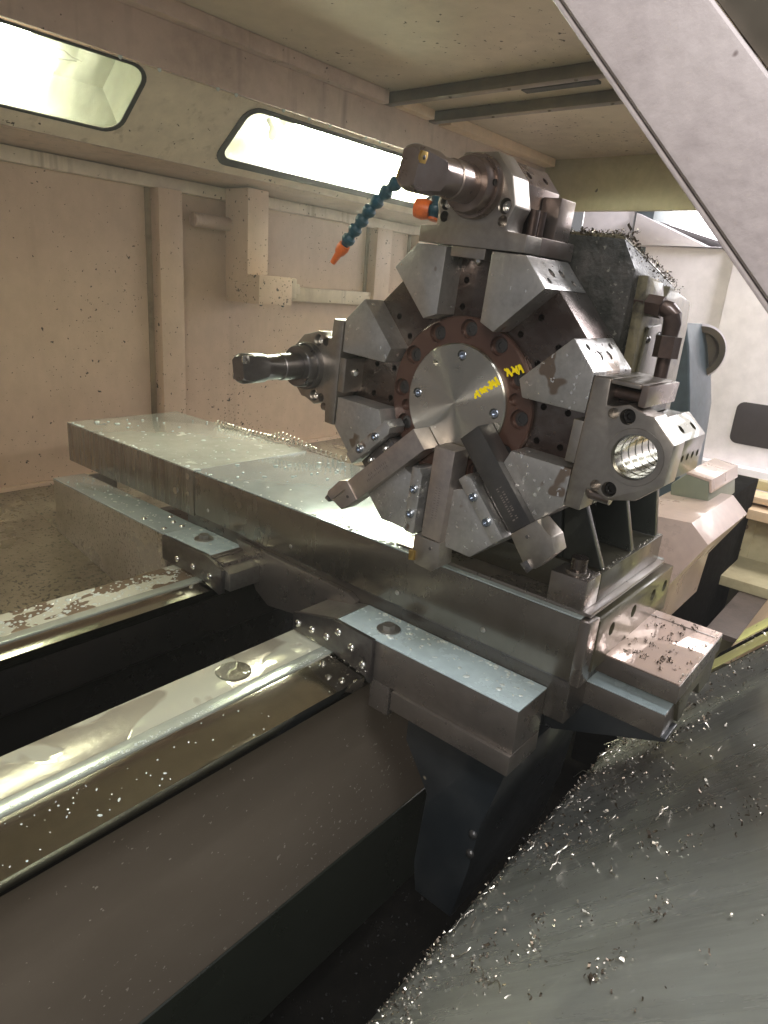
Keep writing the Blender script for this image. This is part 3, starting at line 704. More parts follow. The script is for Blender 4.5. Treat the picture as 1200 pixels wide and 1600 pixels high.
# pedestal
T_(prism('pedestal', [(.385, .2495), (.41, .40), (.41, .50), (.63, .50), (.645, .2495)], .915, 1.14, 'pedestal_dark', 'x', None, .004))
for x, top in ((.918, .400), (1.035, .372), (1.146, .350)):
    T_(prism('pedestal_rib', [(.322, .2497), (.3845, .2497), (.409, .42), (top, .42)], x, x + .014, 'pedestal_dark', 'x', None, .002))
T_(box('base_plate', .912, 1.175, .3175, .66, .2005, .2485, 'base_dark', None, .002))
T_(box('base_step', .866, 1.18, .306, .67, .1945, .2003, 'saddle_front', None, .001))
T_(box('bolt_boss', .8625, .9115, .3178, .376, .2006, .2484, 'saddle_front', None, .003))
T_(cyl('boss_bolt', (.886, .345, .2532), (.886, .345, .272), .0125, 'stained_steel', None, n=18))
T_(cyl('boss_washer', (.886, .345, .2485), (.886, .345, .253), .018, 'saddle_front', None, n=20))

# ------------------------------------------------------------------ tool holders on three flats
def station(name, phi, label, cat, group=None):
    y, z = uv(phi, A, 0)
    loc = Matrix.Translation(Vector((XT, YC, ZC))) @ Matrix.Rotation(AL, 4, 'X') @ Vector((0, y, z))
    return thing(name, label, cat, loc, AL + R_(90 - phi), group)
# station coordinates: x = depth, y = tangential, z = radial - A
BC = .0650   # bore centre height above the flat
def holder(phi, label, bored, mb, mf, brown):
    h = station('tool_holder', phi, label, 'tool holder', 'tool holders bolted on the turret flats')
    body = [(-.075, .0015), (.075, .0015), (.075, .0205), (.0475, .0225), (.0475, .030), (.0535, .046), (.047, .066), (.047, .074), (.0235, .101), (-.0195, .102), (-.044, .078), (-.0475, .066), (-.0535, .048), (-.0475, .034), (-.0475, .0225), (-.075, .0205)]
    o = prism('holder_body', body, -.002, .034, mf, 'x', h, .0018, 2)
    cs = []
    b1 = bmesh.new()
    for s in (-1, 1):
        cyl_bm((-.02, s * .0405, .0320), (.012, s * .0405, .0320), .0062, n=18, bm=b1)
    b2 = bmesh.new()
    for s in (-1, 1):
        cyl_bm((-.02, s * .0405, .0475), (.022, s * .0405, .0475), .0085, n=20, bm=b2)
    cs = [b1, b2]
    if bored:
        cs.append(cyl_bm((-.03, .001, BC), (.2, .001, BC), .0245, n=40))
    cut(o, cs)
    # narrower rear body with clamp pockets
    rear = [(-.040, .0225), (.040, .0225), (.040, .066), (.043, .074), (.0225, .0985), (-.0185, .0995), (-.041, .076), (-.040, .066)]
    o = prism('rear_body', rear, .0345, .118, mb, 'x', h, .002, 2)
    cs = []
    bm = bmesh.new()
    for d in (.048, .066, .084, .102):
        cyl_bm((d, 0.002, .085), (d, 0.002, .12), .0042, n=12, bm=bm)
    for s in (-1, 1):
        for d in (.055, .095):
            cyl_bm((d, s * .027, .082), (d, s * .048, .112), .005, n=12, bm=bm)
    cs.append(bm)
    bm = bmesh.new()
    for s in (-1, 1):
        prism_bm([(s * .031, .026), (s * .06, .026), (s * .06, .058), (s * .031, .050)], .042, .07, 'x', bm)
        prism_bm([(s * .031, .026), (s * .06, .026), (s * .06, .058), (s * .031, .050)], .082, .108, 'x', bm)
    cs.append(bm)
    if bored:
        cs.append(cyl_bm((0, .001, BC), (.3, .001, BC), .0243, n=40))
    cut(o, cs)
    box('foot_plate', .0345, .119, -.074, .074, .0016, .0215, brown, h, .0018)
    sg = 1 if phi == 0 else -1
    # coolant pocket beside the clamp screws
    def tb(name, d0, d1, t0, t1, r0, r1, m): return box(name, d0, d1, min(sg * t0, sg * t1), max(sg * t0, sg * t1), r0, r1, m, h, .0012)
    if phi == 0:
        tb('pocket_shell', .000, .100, .0700, .0748, .0208, .052, mf)
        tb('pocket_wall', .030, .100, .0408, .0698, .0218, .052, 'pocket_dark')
        tb('pocket_end', .004, .100, .052, .0745, .0522, .060, 'holder_brown')
        cyl('pocket_pipe', (.018, .0600, .0218), (.018, .0600, .0520), .0065, 'copper_fitting', h, n=14)
    else:
        tb('rear_pillar', .078, .116, .0408, .066, .0218, .068, brown)
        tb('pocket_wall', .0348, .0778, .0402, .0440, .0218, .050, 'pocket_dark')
        for d_ in (.046, .062): cyl('pocket_pipe', (d_, sg * .052, .0218), (d_, sg * .052, .050), .0062, 'copper_fitting', h, n=14)
    cyl('lower_pipe', (.020, -sg * .0565, .0218), (.020, -sg * .0565, .045), .008, 'holder_brown', h, n=14)
    box('key', -.001, .10, -.0243, .0243, -.0105, .0013, mf, h, .001)
    lathe('coolant_nipple', (.02, -.004, -.0105), (0, 0, -1), [(0, .006), (.003, .006), (.006, .003), (.007, .0006)], 'steel_bright', h, 12)
    for s in (-1, 1):
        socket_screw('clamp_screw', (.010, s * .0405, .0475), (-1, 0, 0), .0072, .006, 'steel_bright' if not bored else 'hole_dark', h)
    if bored:
        # bore liner with grooves
        bm = bmesh.new()
        prof = [(.002, .0244), (.002, .0228)]
        x = .002
        while x < .112:
            prof += [(x + .017, .0228), (x + .0175, .0240), (x + .0205, .0240), (x + .021, .0228)]; x += .021
        prof += [(.117, .0228), (.117, .0244)]
        n = 48; rings = []
        for s, r in prof: rings.append([bm.verts.new((s, .001 + r * math.cos(6.28319 * i / n), BC + r * math.sin(6.28319 * i / n))) for i in range(n)])
        for P_, Q_ in zip(rings, rings[1:]):
            for i in range(n): bm.faces.new((P_[i], P_[(i + 1) % n], Q_[(i + 1) % n], Q_[i]))
        from_bm('bore_sleeve', bm, 'bore_steel', h, 30)
        bm = bmesh.new()
        n = 48
        r0 = [[bm.verts.new((d, .001 + r * math.cos(6.28319 * i / n), BC + r * math.sin(6.28319 * i / n))) for i in range(n)] for d, r in ((-.0028, .0248), (-.0028, .0305), (-.0019, .031))]
        for P_, Q_ in zip(r0, r0[1:]):
            for i in range(n): bm.faces.new((P_[i], P_[(i + 1) % n], Q_[(i + 1) % n], Q_[i]))
        from_bm('bore_rim', bm, mf, h, 30)
    else:
        lathe('collar', (-.002, 0, BC), (-1, 0, 0), [(0, .0345), (.008, .0345), (.010, .0335), (.010, .0305), (.022, .0300), (.024, .0285), (.024, .01)], brown, h, 40)
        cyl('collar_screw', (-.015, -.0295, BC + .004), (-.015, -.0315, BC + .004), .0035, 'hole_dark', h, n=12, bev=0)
    return h
holder(90, 'steel tool holder on top of turret gripping the brown drill', False, 'holder_brown', 'holder_steel', 'holder_brown')
holder(180, 'steel tool holder on left side of turret gripping the dark drill', False, 'holder_steel', 'holder_steel', 'steel_dark')
hr = holder(0, 'empty tool holder on right side of turret with open ribbed bore', True, 'base_olive', 'holder_steel', 'holder_steel')

def drill(phi, label, m, m2, L, r, rot, flat_cut=False):
    h = station('insert_drill', phi, label, 'drill', 'indexable drills in the turret')
    o = lathe('drill_body', (-.0265, 0, BC), (-1, 0, 0), [(0, r * 1.0), (L * .30, r * 1.0), (L * .31, r * .93), (L * .58, r * .93), (L * .62, r * 1.06), (L * .93, r * 1.08), (L * .97, r * 1.0), (L, r * .86)], m, h, 36)
    bm = bmesh.new(); x1 = -.0265 - L - .01; x0 = -.0265 - L * .42
    for k in range(2):
        a = R_(rot + 180 * k); ca, sa = math.cos(a), math.sin(a)
        # V-shaped flute that runs out towards the shank
        def q(p): return (p[0] * ca - p[1] * sa, BC + p[0] * sa + p[1] * ca)
        fp = ((.002, .0015), (.05, .0015), (.05, .05), (.010, .05)); bp = ((r * .75, r * .55), (.05, .012), (.05, .05), (r * .55, .05))
        if flat_cut: fp = ((-.03, .0100), (.05, .0100), (.05, .05), (-.03, .05)); bp = ((-.03, r * .96), (.05, r * .96), (.05, .05), (-.03, .05))
        f = [bm.verts.new((x1, *q(p))) for p in fp]
        b = [bm.verts.new((x0, *q(p))) for p in bp]
        bm.faces.new(f); bm.faces.new(b[::-1])
        for i in range(4): bm.faces.new((f[i], f[(i + 1) % 4], b[(i + 1) % 4], b[i]))
    flat = prism_bm([(-.0265 - L * .30, r * .80), (-.0265 + .002, r * .80), (-.0265 + .002, r * 2), (-.0265 - L * .30, r * 2)], -.05, .05, 'y')
    flat.transform(Matrix.Translation((0, 0, BC)) @ Matrix.Rotation(R_(110 if phi == 90 else 160), 4, 'X'))
    cut(o, [bm, flat])
    for k in range(2):
        a = R_(rot + 180 * k); ca, sa = math.cos(a), math.sin(a)
        def q(p): return (p[0] * ca - p[1] * sa, BC + p[0] * sa + p[1] * ca)
        rad0 = .003 if k else .006
        ins = prism('insert', [(0, 0), (.009, 0), (.0105, .006), (.009, .011), (0, .011), (-.0015, .0055)], 0, .0032, m2, 'z', None, .0006)
        # local: x -> axial, y -> radial, z -> normal to the flute
        Mx = Matrix(((-1, 0, 0, -.0265 - L + .0095), (0, ca, -sa, 0), (0, sa, ca, 0), (0, 0, 0, 1)))
        ins.data.transform(Matrix.Translation((0, 0, .0096 if flat_cut else .0012)) @ Matrix.Translation((0, rad0, 0)))
        ins.data.transform(Matrix.Translation((0, 0, BC)) @ Mx)
        ins.parent = h
        sc = dome_screw('insert_screw', (.0045, rad0 + .0055, .0126 if flat_cut else .0044), (0, 0, 1), .0023, .0012, 'steel_dark', None)
        sc.data.transform(Matrix.Translation((0, 0, BC)) @ Mx); sc.parent = h
    return h
drill(90, 'rust brown indexable drill in the top tool holder', 'holder_brown', 'insert_gold', .102, .0205, 100, True)
drill(180, 'glossy dark steel indexable drill pointing left over the slide', 'steel_dark', 'steel_bright', .104, .0190, 168, True)

# ------------------------------------------------------------------ three turning tools
def turning_tool(phi, label, m, mh, head, ins, cutslot=None):
    h = station('turning_tool', phi, label, 'turning tool', 'square shank turning tools in the lower turret slots')
    T0, T1, D0, D1 = .0045, .0362, -.012, .0215
    hs = min(p[1] for p in head)
    box('shank', D0, D1, T0, T1, .052 - A, hs - A - .0002, m, h, .0012)
    o = prism('tool_head', [(p[0], p[1] - A) for p in head], D0 - .0015, D1 - .004, mh, 'x', h, .0012)
    if cutslot:
        bm = prism_bm([(p[0], p[1] - A) for p in cutslot], -.05, .05, 'x'); cut(o, [bm])
    prism('insert', [(p[0], p[1] - A) for p in ins], D0 - .0045, D0 + .004, 'insert_gold' if phi == 270 else 'carbide', 'x', h, .0005)
    bm = bmesh.new(); rr_ = random.Random(int(phi)); r0_ = {225: .12, 270: .105, 315: .13}[phi]
    for row in range(2):
        q = r0_
        while q < r0_ + .045:
            w_ = rr_.uniform(.0015, .0035); tc_ = (T0 + T1) / 2 + (row - .5) * .0055
            if rr_.random() < .8:
                vs = [bm.verts.new((D0 - .00015, tc_ + a_ * .0016 + rr_.uniform(-.0003, .0003), q + b_ * w_ - A)) for a_, b_ in ((-1, 0), (1, 0), (1, .55), (-1, .55))]
                bm.faces.new(vs)
            q += w_ + .0008
    from_bm('etched_marks', bm, 'etch_dark', h)
    cyl('head_screw', (D0 - .003, (T0 + T1) / 2 + .004, hs - A + .012), (D0 - .001, (T0 + T1) / 2 + .004, hs - A + .012), .0022, 'steel_dark', h, n=12, bev=.0004)
    return h
turning_tool(225, 'pale steel slotted parting tool at lower left of turret', 'shank_steel', 'shank_steel',
             [(.0045, .200), (.0362, .200), (.0345, .236), (.018, .243), (.004, .252), (-.0015, .244), (-.003, .214), (.002, .204)],
             [(.0035, .249), (.010, .2465), (.014, .250), (.0052, .2545)], [(.013, .212), (.0146, .212), (.0146, .262), (.013, .262)])
turning_tool(270, 'pale steel turning tool hanging straight down from turret', 'shank_steel', 'holder_steel',
             [(-.005, .180), (.0375, .178), (.041, .212), (.030, .222), (.002, .221), (-.004, .215)],
             [(-.0085, .204), (.001, .202), (.002, .216), (-.007, .218)])
turning_tool(315, 'black shank turning tool with silver head at lower right of turret', 'black_oxide', 'holder_steel',
             [(.004, .186), (.046, .186), (.052, .212), (.046, .230), (.012, .236), (.001, .228)],
             [(-.001, .222), (.010, .2225), (.011, .234), (.001, .236)])

# ------------------------------------------------------------------ coolant hoses and pipe
def hose(label, path, r, nozzle):
    h = thing('coolant_hose', label, 'hose', path[0])
    off = Vector(path[0]); pts = [Vector(p) for p in path]
    # resample into equal beads
    seg = []; total = sum((b - a).length for a, b in zip(pts, pts[1:])); step = r * 1.75; n = max(2, int(total / step))
    for i in range(n + 1):
        d = total * i / n; k = 0
        while k < len(pts) - 2 and d > (pts[k + 1] - pts[k]).length: d -= (pts[k + 1] - pts[k]).length; k += 1
        seg.append(pts[k].lerp(pts[k + 1], d / (pts[k + 1] - pts[k]).length))
    for a, b in zip(seg, seg[1:]):
        d = (b - a)
        o = lathe('hose_segment', a - off, d, [(0, r * .62), (d.length * .12, r * .70), (d.length * .25, r * .98), (d.length * .55, r), (d.length * .75, r * .80), (d.length * .85, r * .66), (d.length, r * .62)], 'hose_blue', h, 14)
    d = seg[-1] - seg[-2]
    lathe('nozzle', seg[-1] - off, d, nozzle, 'hose_orange', h, 14)
    return h
hose('long blue segmented coolant hose with orange nozzle left of top drill',
     [(.765, .585, .772), (.76, .612, .772), (.755, .645, .752), (.75, .675, .725), (.75, .70, .70), (.75, .722, .676)], .0098,
     [(0, .0085), (.006, .0095), (.014, .008), (.018, .0055), (.034, .0042), (.034, .002)])
h2 = hose('short blue coolant hose with orange tip beside the top tool holder',
     [(.745, .553, .742), (.742, .5555, .728), (.738, .557, .710)], .0112, [(0, .007), (.003, .007)])
o = lathe('nozzle', Vector((.738, .563, .719)) - h2.location, (-.35, .9, .12), [(0, .011), (.010, .013), (.020, .011), (.022, .004)], 'hose_orange', h2, 14)

pipe = thing('coolant_pipe', 'brown steel coolant pipe with hex nuts running down to right holder', 'pipe', (.862, .279, .50))
def PP(o): return relto(pipe, o)
PP(cyl('hex_nut', (.865, .332, .628), (.865, .312, .626), .0155, 'copper_fitting', None, n=6))
PP(cyl('hex_nut', (.865, .3115, .626), (.865, .292, .624), .0135, 'copper_fitting', None, n=6))
PP(from_bm('elbow', tube_bm([(.865, .2915, .624), (.865, .283, .622), (.865, .2785, .616), (.865, .277, .606), (.864, .277, .592)], [.0098, .0108, .011, .0108, .0098], 14), 'copper_fitting', None, 40))
PP(cyl('hex_nut', (.864, .277, .5915), (.863, .277, .566), .0150, 'copper_fitting', None, n=6))
PP(cyl('tube', (.863, .277, .5655), (.852, .2755, .475), .0082, 'copper_fitting', None, n=16))

# ------------------------------------------------------------------ tail end: tailstock parts, covers, neighbour machine
t = thing('tailstock', 'blue grey tailstock body behind the right tool holder', 'tailstock', (1.8, .56, -.1))
relto(t, prism('tail_body', [(.60, .10), (.60, .47), (.575, .54), (.545, .60), (.525, .54), (.49, .39), (.47, .10)], 1.80, 2.0, 'tail_blue', 'x', None, .01, 3))
relto(t, lathe('handwheel', (1.95, .545, .525), (-.8, -.6, 0), [(0, .050), (0, .066), (.02, .066), (.02, .050), (0.001, .050)], 'bar_steel', None, 40))
relto(t, lathe('wheel_rim', (1.955, .549, .525), (-.8, -.6, 0), [(.0, .0665), (.002, .0725), (.018, .0725), (.02, .0665), (.001, .0665)], 'cabinet_white', None, 40))
t = thing('clamp_block', 'olive hexagonal block with pink top under the right tool holder', 'block', (1.5, .37, .19))
relto(t, prism('block_body', [(.412, .262), (.386, .290), (.338, .284), (.326, .225), (.35, .192), (.405, .205)], 1.5, 1.72, 'tail_green', 'x', None, .003))
relto(t, prism('block_cap', [(.386, .2905), (.338, .2845), (.333, .262), (.328, .262), (.334, .290), (.388, .296)], 1.502, 1.72, 'cover_pink', 'x', None, .001))
relto(t, cyl('clamp_pin', (1.44, .362, .182), (1.5, .362, .194), .010, 'bar_steel', None, n=14))
t = thing('way_cover', 'glossy pinkish sheet cover behind the turret base', 'cover', (1.3, .31, .0))
relto(t, prism('cover_slope', [(.42, .238), (.305, .246), (.268, .212), (.325, .10), (.33, .0), (.42, .0)], 1.30, 1.60, 'cover_pink', 'x', None, .002))
# end wall, sill and pit side
ew = struct(box('end_wall', 2.6, 2.63, -.9, 1.2, -.72, .012, 'end_paint', None, .003))
box('sill', 2.55, 2.66, -.9, 1.2, .0125, .035, 'lip_tan', ew, .004)
box('sill', 2.50, 2.60, -.9, 1.2, -.035, -.0, 'lip_tan', ew, .004)
box('sill_back', 2.661, 2.70, -.9, 1.2, .036, .07, 'end_paint', ew, .004)
box('access_plate', 2.594, 2.5995, .40, .58, -.26, -.06, 'end_paint', ew, .002)
for y, z in ((.43, -.09), (.44, -.22)): dome_screw('screw', (2.594, y, z), (-1, 0, 0), .010, .006, 'bar_steel', ew)
struct(box('pit_floor', 1.95, 2.59, -.2, .355, -.25, -.235, 'pit_brown', None, 0))
lg = struct(box('pit_ledge', 2.33, 2.592, -.1, .50, -.2345, -.20, 'end_paint', None, .003))
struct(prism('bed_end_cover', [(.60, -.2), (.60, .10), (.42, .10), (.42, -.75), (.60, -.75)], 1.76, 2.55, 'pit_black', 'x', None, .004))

# neighbouring machine
cab = thing('machine_cabinet', 'white machine cabinet with small dark window beyond the tail end', 'machine', (3.5, .6, -.7))
relto(cab, box('front_panel', 3.60, 3.64, .93, 1.36, -.7, .93, 'cabinet_white', None, .006))
relto(cab, box('front_panel', 3.57, 3.64, -1.2, .925, -.7, .96, 'cabinet_white', None, .006))
relto(cab, prism('upper_hood', [(1.43, 1.08), (1.05, .925), (.9, .925), (1.43, .925)], 3.58, 3.75, 'cabinet_white', 'x', None, .004))
relto(cab, box('side_column', 3.645, 3.9, 1.365, 1.46, -.7, 1.4, 'tail_blue', None, .006))
relto(cab, box('side_column', 3.66, 4.1, 1.47, 1.75, -.7, 1.4, 'cabinet_white', None, .006))
wpts = [(p[0], p[1]) for p in rrect(.40, .76, .04, .24, .035)]
relto(cab, prism('dark_window', wpts, 3.563, 3.5695, 'cabinet_window', 'x', None, .001))
relto(cab, box('plinth', 3.50, 3.569, -1.2, .95, -.7, -.06, 'cabinet_white', None, .006))
g = box('hall_window', 4.6, 4.62, -1.5, 2.2, .6, 2.6, 'hall_glow', None, 0)  # emissive panel added for the overbright hall light beyond the cabinet
tag(g, 'bright white hall window glowing past the end of the roof', 'window')

# ------------------------------------------------------------------ operator side: chip guard and door edge
def gy(z): return .345 - (z + .25) / 1.26
N_ = 90
bm = bmesh.new(); rows = []
gr = random.Random(5)
for i in range(N_ + 1):
    x = -.35 + (1.45 + .35) * i / N_; row = []
    for j in range(26):
        z = -.25 + .62 * j / 25
        off = .004 * math.sin(x * 7 + z * 5) + .003 * math.sin(x * 3 - z * 9)
        off *= min(1, j / 6); row.append(bm.verts.new((x, gy(z) + off * .6, z + off * .6)))
    rows.append(row)
for a, b in zip(rows, rows[1:]):
    for j in range(25): bm.faces.new((a[j], b[j], b[j + 1], a[j + 1]))
low = [r[0] for r in rows]
ext_ = [bm.verts.new((v.co.x, v.co.y + .012, v.co.z - .10)) for v in low]
for i in range(N_): bm.faces.new((low[i + 1], low[i], ext_[i], ext_[i + 1]))
guard = struct(from_bm('chip_guard', bm, 'guard_wet', None, 60))
# far lip of the guard: yellow and tan folded strips
def lip(name, x0, x1, z0, z1, th, m, lift):
    return struct(prism(name, [(gy(z0), z0 + lift), (gy(z1), z1 + lift), (gy(z1) - th, z1 + lift + th), (gy(z0) - th, z0 + lift + th)], x0, x1, m, 'x', None, .002))
lip('guard_lip', 1.452, 1.475, -.14, .4, .012, 'rubber', -.01)
lip('guard_lip', 1.476, 1.56, -.13, .4, .012, 'lip_yellow', .0)
lip('guard_lip', 1.561, 1.60, -.13, .4, .012, 'pit_black', .0)
lip('guard_lip', 1.601, 1.70, -.10, .4, .016, 'lip_yellow', .005)
struct(prism('far_gutter', [(.27, -.23), (.235, -.19), (.08, .02), (.08, .0), (.22, -.21)], 1.75, 2.5, 'lip_tan', 'x', None, .002))
# door edge close to the lens
dr = thing('door_edge', 'pinkish grey sliding door edge slanting across the upper right corner', 'door', (.45, .1, .6))
def dpt(s, w): # s along the edge (0 top .. ), w across
    a = Vector((0, .255, .803)); d = Vector((0, -.162, -.174)).normalized(); n = Vector((0, -.73, .68)).normalized()
    q = a + d * s + n * w; return (q.y, q.z)
relto(dr, prism('door_frame', [dpt(-.25, 0), dpt(.5, 0), dpt(.5, .0605), dpt(-.25, .0605)], .45, .49, 'door_paint', 'x', None, .004, 3))
relto(dr, prism('door_fold', [dpt(-.25, -.0035), dpt(.5, -.0035), dpt(.5, -.0002), dpt(-.25, -.0002)], .452, .488, 'door_paint', 'x', None, .0015, 2))
relto(dr, prism('door_panel', [dpt(-.25, .061), dpt(.5, .061), dpt(.5, .3), dpt(-.25, .3)], .462, .48, 'bar_steel', 'x', None, .002))

# ------------------------------------------------------------------ swarf, chips and drops
def curl_bm(bm, p, size, rnd, normal=Vector((0, 0, 1))):
    """one curled chip: a short bent strip"""
    ax = Vector((rnd.uniform(-1, 1), rnd.uniform(-1, 1), rnd.uniform(-.3, .6))).normalized()
    a = ax.orthogonal().normalized(); b = ax.cross(a); n = rnd.choice((2, 3, 4)); r = size * rnd.uniform(.25, .6); w = size * rnd.uniform(.12, .3)
    t0 = rnd.uniform(0, 6.28); dt = rnd.uniform(.5, 1.1); prev = None
    for i in range(n + 1):
        t = t0 + dt * i; c = Vector(p) + normal * r * .7 + (a * math.cos(t) + b * math.sin(t)) * r + ax * w * .5 * i
        v = (bm.verts.new(c - ax * w), bm.verts.new(c + ax * w))
        if prev: bm.faces.new((prev[0], prev[1], v[1], v[0]))
        prev = v
def stuff(name, pts, m, label, cat, seed, normal=Vector((0, 0, 1)), smin=.002, smax=.006):
    rnd = random.Random(seed); bm = bmesh.new()
    for p in pts: curl_bm(bm, p, rnd.uniform(smin, smax) * (1.8 if rnd.random() < .06 else 1), rnd, normal)
    me = bpy.data.meshes.new(name); bm.to_mesh(me); bm.free()
    o = new_obj(name, me, m); o['kind'] = 'stuff'; return tag(o, label, cat)
rnd = random.Random(21)
gn = Vector((0, .78, .62)).normalized() * -1; gn = Vector((0, 1.26, 1)).normalized()
pts = []
for c_ in range(95):
    cx = rnd.uniform(.3, 1.42); cz = rnd.uniform(-.24, .30) if c_ % 2 else -.25 + abs(rnd.gauss(0, .09))
    for i in range(rnd.randint(8, 34)):
        z = max(-.25, cz + rnd.gauss(0, .011)); pts.append((min(1.44, cx + rnd.gauss(0, .014)), gy(z) + .001, z + .001))
n_cl = len(pts)
while len(pts) < n_cl + 1500:
    x = rnd.uniform(.15, 1.44); z = -.25 + abs(rnd.gauss(0, .16)) if rnd.random() < .55 else rnd.uniform(-.25, .3)
    if z > .33: continue
    if rnd.random() > (.16 + 1.0 * max(0, (x - .55)) ** 1.2) : continue
    pts.append((x, gy(z) + .001, z + .001))
for i in range(300):
    x = rnd.uniform(.3, 1.3); z = -.25 + abs(rnd.gauss(0, .014)); pts.append((x, gy(z) + .001, z + .001))
stuff('metal_chips', pts[::2], 'chip_metal', 'bright metal chips strewn over the sloping chip guard', 'chips', 31, gn, .0015, .0055)
stuff('metal_chips', pts[1::2], 'chip_dark', 'dark metal chips strewn over the sloping chip guard', 'chips', 32, gn, .0018, .006)
pts = []
for i in range(3800):
    y = rnd.uniform(.34, .62); x = rnd.uniform(.84, 1.05); z = .712 - abs(y - .44) * .07 - (x - .84) * .21
    pts.append((x, y, z - .002))
for i in range(500): pts.append((rnd.uniform(.838, .86), rnd.uniform(.335, .62), .703 + rnd.uniform(-.004, .006)))
for i in range(300):
    x = rnd.uniform(.84, 1.04); pts.append((x, rnd.uniform(.322, .35), .692 - (x - .84) * .21 + rnd.uniform(-.02, .004)))
stuff('turret_swarf', pts, 'chip_dark', 'dark swarf piled on top of the turret housing', 'chips', 33, Vector((0, 0, 1)), .0018, .0048)
stuff('turret_swarf', pts[::7], 'chip_metal', 'shiny swarf glinting on top of the turret housing', 'chips', 34, Vector((0, 0, 1)), .0015, .0038)
pts = []
for i in range(150): pts.append((rnd.uniform(.88, 1.17), .3185 + rnd.uniform(0, .006), .2487))
for i in range(160): pts.append((rnd.uniform(.93, 1.17), rnd.uniform(.308, .316), .112))
for i in range(60): pts.append((rnd.uniform(.94, 1.16), rnd.uniform(.186, .19), .1115))
for i in range(60): pts.append((rnd.uniform(1.1, 1.165), rnd.uniform(.186, .31), .1115))
for i in range(60): pts.append((rnd.uniform(.75, .764), rnd.uniform(.625, .71), .0))
for i in range(50): pts.append((.758, rnd.uniform(1.06, 1.2), .002))
stuff('edge_swarf', pts, 'chip_metal', 'fine chips caught along the base and step plate edges', 'chips', 35, Vector((0, 0, 1)), .001, .003)
pts = [(rnd.uniform(.95, 1.15), rnd.uniform(.19, .31), .1115) for i in range(40)]
pts = [(p[0] + rnd.gauss(0, .004), p[1] + rnd.gauss(0, .003), p[2]) for p in pts for _ in range(8)]
stuff('plate_swarf', pts, 'chip_dark', 'dark chip clusters lying in coolant on the step plate', 'chips', 36, Vector((0, 0, 1)), .002, .005)
pts = [(rnd.uniform(-.3, 1.4), rnd.uniform(.2, .68), -.72) for i in range(1500)]
stuff('pit_swarf', pts, 'pit_chip', 'dark swarf lying in the pit beside the bed', 'chips', 37, Vector((0, 0, 1)), .003, .009)
pts = [(rnd.uniform(1.5, 1.72), 0, 0) for i in range(220)]
pts = [(p[0], gy(z) - .012, z + .014) for p in pts for z in (rnd.uniform(-.1, .15),)]
stuff('lip_swarf', pts, 'chip_metal', 'chips heaped along the yellow lip at the far end', 'chips', 38, gn, .002, .006)

rs_ = random.Random(77); bm = bmesh.new()
for i in range(70):
    x = rs_.uniform(.3, 1.3); z = rs_.uniform(-.24, .22) if i % 3 else -.24 + rs_.uniform(0, .03)
    p = Vector((x, gy(z), z)) + gn * .003; e1_ = Vector((1, 0, 0)); e2_ = Vector((0, -.62, .78)).normalized()
    a = rs_.uniform(0, 6.28); k = rs_.uniform(-60, 60); path = []; st = rs_.uniform(.002, .006)
    for j in range(rs_.randint(5, 11)):
        path.append(p.copy()); p = p + (e1_ * math.cos(a) + e2_ * math.sin(a)) * st + gn * rs_.uniform(-.0012, .0015); a += k * st * .5 + rs_.uniform(-.4, .4)
    tube_bm(path, rs_.uniform(.0005, .0011), 4, bm)
o = from_bm('stringy_chips', bm, 'chip_metal', None, 50); o['kind'] = 'stuff'; tag(o, 'curled stringy chips scattered on the chip guard', 'chips')

# long spiral turnings lying along the far edge of the slide
def spiral(label, path, r, turns):
    n = turns * 9; pts = [Vector(p) for p in path]; seg = []
    L_tot = sum((b - a).length for a, b in zip(pts, pts[1:]))
    for i in range(n + 1):
        d = L_tot * i / n; k = 0
        while k < len(pts) - 2 and d > (pts[k + 1] - pts[k]).length: d -= (pts[k + 1] - pts[k]).length; k += 1
        c = pts[k].lerp(pts[k + 1], d / (pts[k + 1] - pts[k]).length); dd = (pts[k + 1] - pts[k]).normalized()
        a = dd.cross(Vector((0, 0, 1))).normalized(); b = dd.cross(a)
        t = 6.28319 * i / 9; seg.append(c + (a * math.cos(t) + b * math.sin(t)) * r)
    o = from_bm('spiral_turning', tube_bm(seg, .0014, 5), 'chip_metal', None, 50)
    return tag(o, label, 'metal chip', 'spiral turnings on the cross slide')
spiral('long beaded spiral turning along the far slide edge', [(1.205, 1.66, .202), (1.205, 1.5, .20), (1.212, 1.34, .204), (1.215, 1.12, .20)], .0062, 30)
spiral('second spiral turning tangled in front of the long one', [(1.204, 1.62, .203), (1.196, 1.52, .203), (1.203, 1.40, .205), (1.204, 1.26, .203)], .0056, 24)
spiral('short spiral turning arching over the slide edge', [(1.20, 1.42, .200), (1.205, 1.36, .222), (1.21, 1.30, .214), (1.215, 1.24, .203)], .0055, 13)

# coolant drops
def drops(name, pts, label, seed, rmin=.0012, rmax=.004):
    rnd = random.Random(seed); bm = bmesh.new()
    for p, nrm_ in pts:
        nv = Vector(nrm_); a = nv.orthogonal().normalized(); b = nv.cross(a); r = rnd.uniform(rmin, rmax) * (1.8 if rnd.random() < .08 else 1); n = 9; e = rnd.uniform(.7, 1.5); ph = rnd.uniform(0, 3)
        rings = []
        for s, k in ((0, 1), (.22, .82), (.36, .45)):
            rings.append([bm.verts.new(Vector(p) + nv * r * s + (a * math.cos(t + ph) * e + b * math.sin(t + ph) / e) * r * k) for t in [6.28319 * i / n for i in range(n)]])
        for A_, B2 in zip(rings, rings[1:]):
            for i in range(n): bm.faces.new((A_[i], A_[(i + 1) % n], B2[(i + 1) % n], B2[i]))
        bm.faces.new(rings[-1])
    o = from_bm(name, bm, 'droplet', None, 80); o['kind'] = 'stuff'
    return tag(o, label, 'drops')
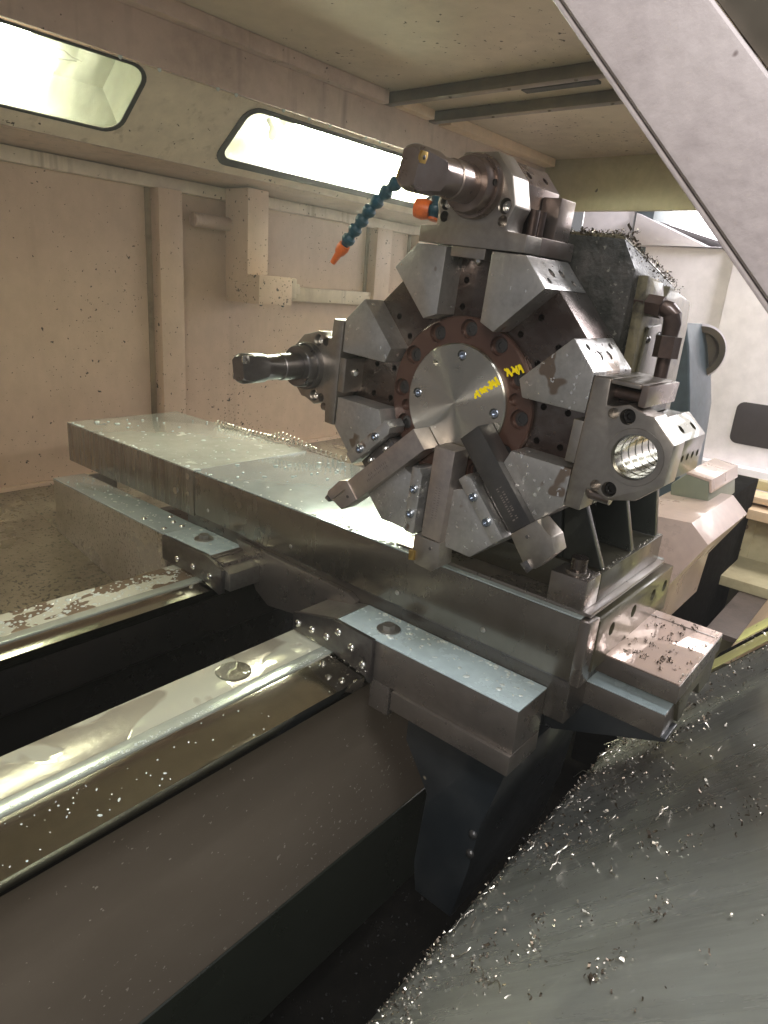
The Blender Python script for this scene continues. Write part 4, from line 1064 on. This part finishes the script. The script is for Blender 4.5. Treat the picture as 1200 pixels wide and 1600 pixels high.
pts = [((rnd.uniform(.87, 1.2), rnd.uniform(.68, 1.86), ZT + .0005), (0, 0, 1)) for i in range(120)]
pts += [((XF + .004 + abs(rnd.gauss(0, .004)), rnd.uniform(.65, 1.86), ZT + .0004), (0, 0, 1)) for i in range(70)]
drops('coolant_drops', pts, 'coolant drops beaded over the top of the slide', 41, .0015, .0058)
pts = [((rnd.uniform(.79, .855), rnd.uniform(.36, .70), .0616), (0, 0, 1)) for i in range(60)]
pts += [((rnd.uniform(.785, .855), rnd.uniform(1.1, 1.78), .0612), (0, 0, 1)) for i in range(70)]
pts += [((.855 - abs(rnd.gauss(0, .003)), rnd.uniform(.37, .7), .0616), (0, 0, 1)) for i in range(60)]
drops('coolant_drops', pts, 'coolant drops on top of the saddle wings and cover', 42, .001, .0035)
pts = []
for i in range(75):
    q = rnd.uniform(.002, .0315); x = rnd.uniform(.12, .76) if i < 48 else rnd.uniform(.12, .32)
    q *= 2.4; pts.append(((x, .7163 - q, -.0020 - q * .138), (0, -.137, .99)))
pts += [((rnd.uniform(.2, .76), rnd.uniform(.7165, .725), .0009), (0, 0, 1)) for i in range(260)]
drops('coolant_drops', pts, 'fine coolant drops spattered over the near rail face', 43, .0005, .0016)
pts = [((rnd.uniform(.2, .76), rnd.uniform(1.14, 1.21), .0001), (0, 0, 1)) for i in range(330)]
drops('coolant_drops', pts, 'coolant drops and foam dotted along the far rail', 44, .001, .0035)

# ------------------------------------------------------------------ coolant mist hanging in the air
bm = bmesh.new(); bmesh.ops.create_cube(bm, size=1)
for v in bm.verts: v.co = Vector((-1.45 + (v.co.x + .5) * 6.25, -1.65 + (v.co.y + .5) * 4.0, -.9 + (v.co.z + .5) * 3.7))
me = bpy.data.meshes.new('haze'); bm.to_mesh(me); bm.free()
hz = bpy.data.objects.new('haze', me); C.objects.link(hz); hz['kind'] = 'stuff'
hz['label'] = 'thin coolant mist filling the machine enclosure'; hz['category'] = 'haze'
hm = bpy.data.materials.new('mist'); hm.use_nodes = True; nt = hm.node_tree; nt.nodes.remove(nt.nodes['Principled BSDF'])
pv = nt.nodes.new('ShaderNodeVolumePrincipled'); pv.inputs['Density'].default_value = .02; pv.inputs['Color'].default_value = (.97, .95, .90, 1); pv.inputs['Anisotropy'].default_value = .55
nt.links.new(pv.outputs[0], nt.nodes['Material Output'].inputs['Volume']); me.materials.append(hm)
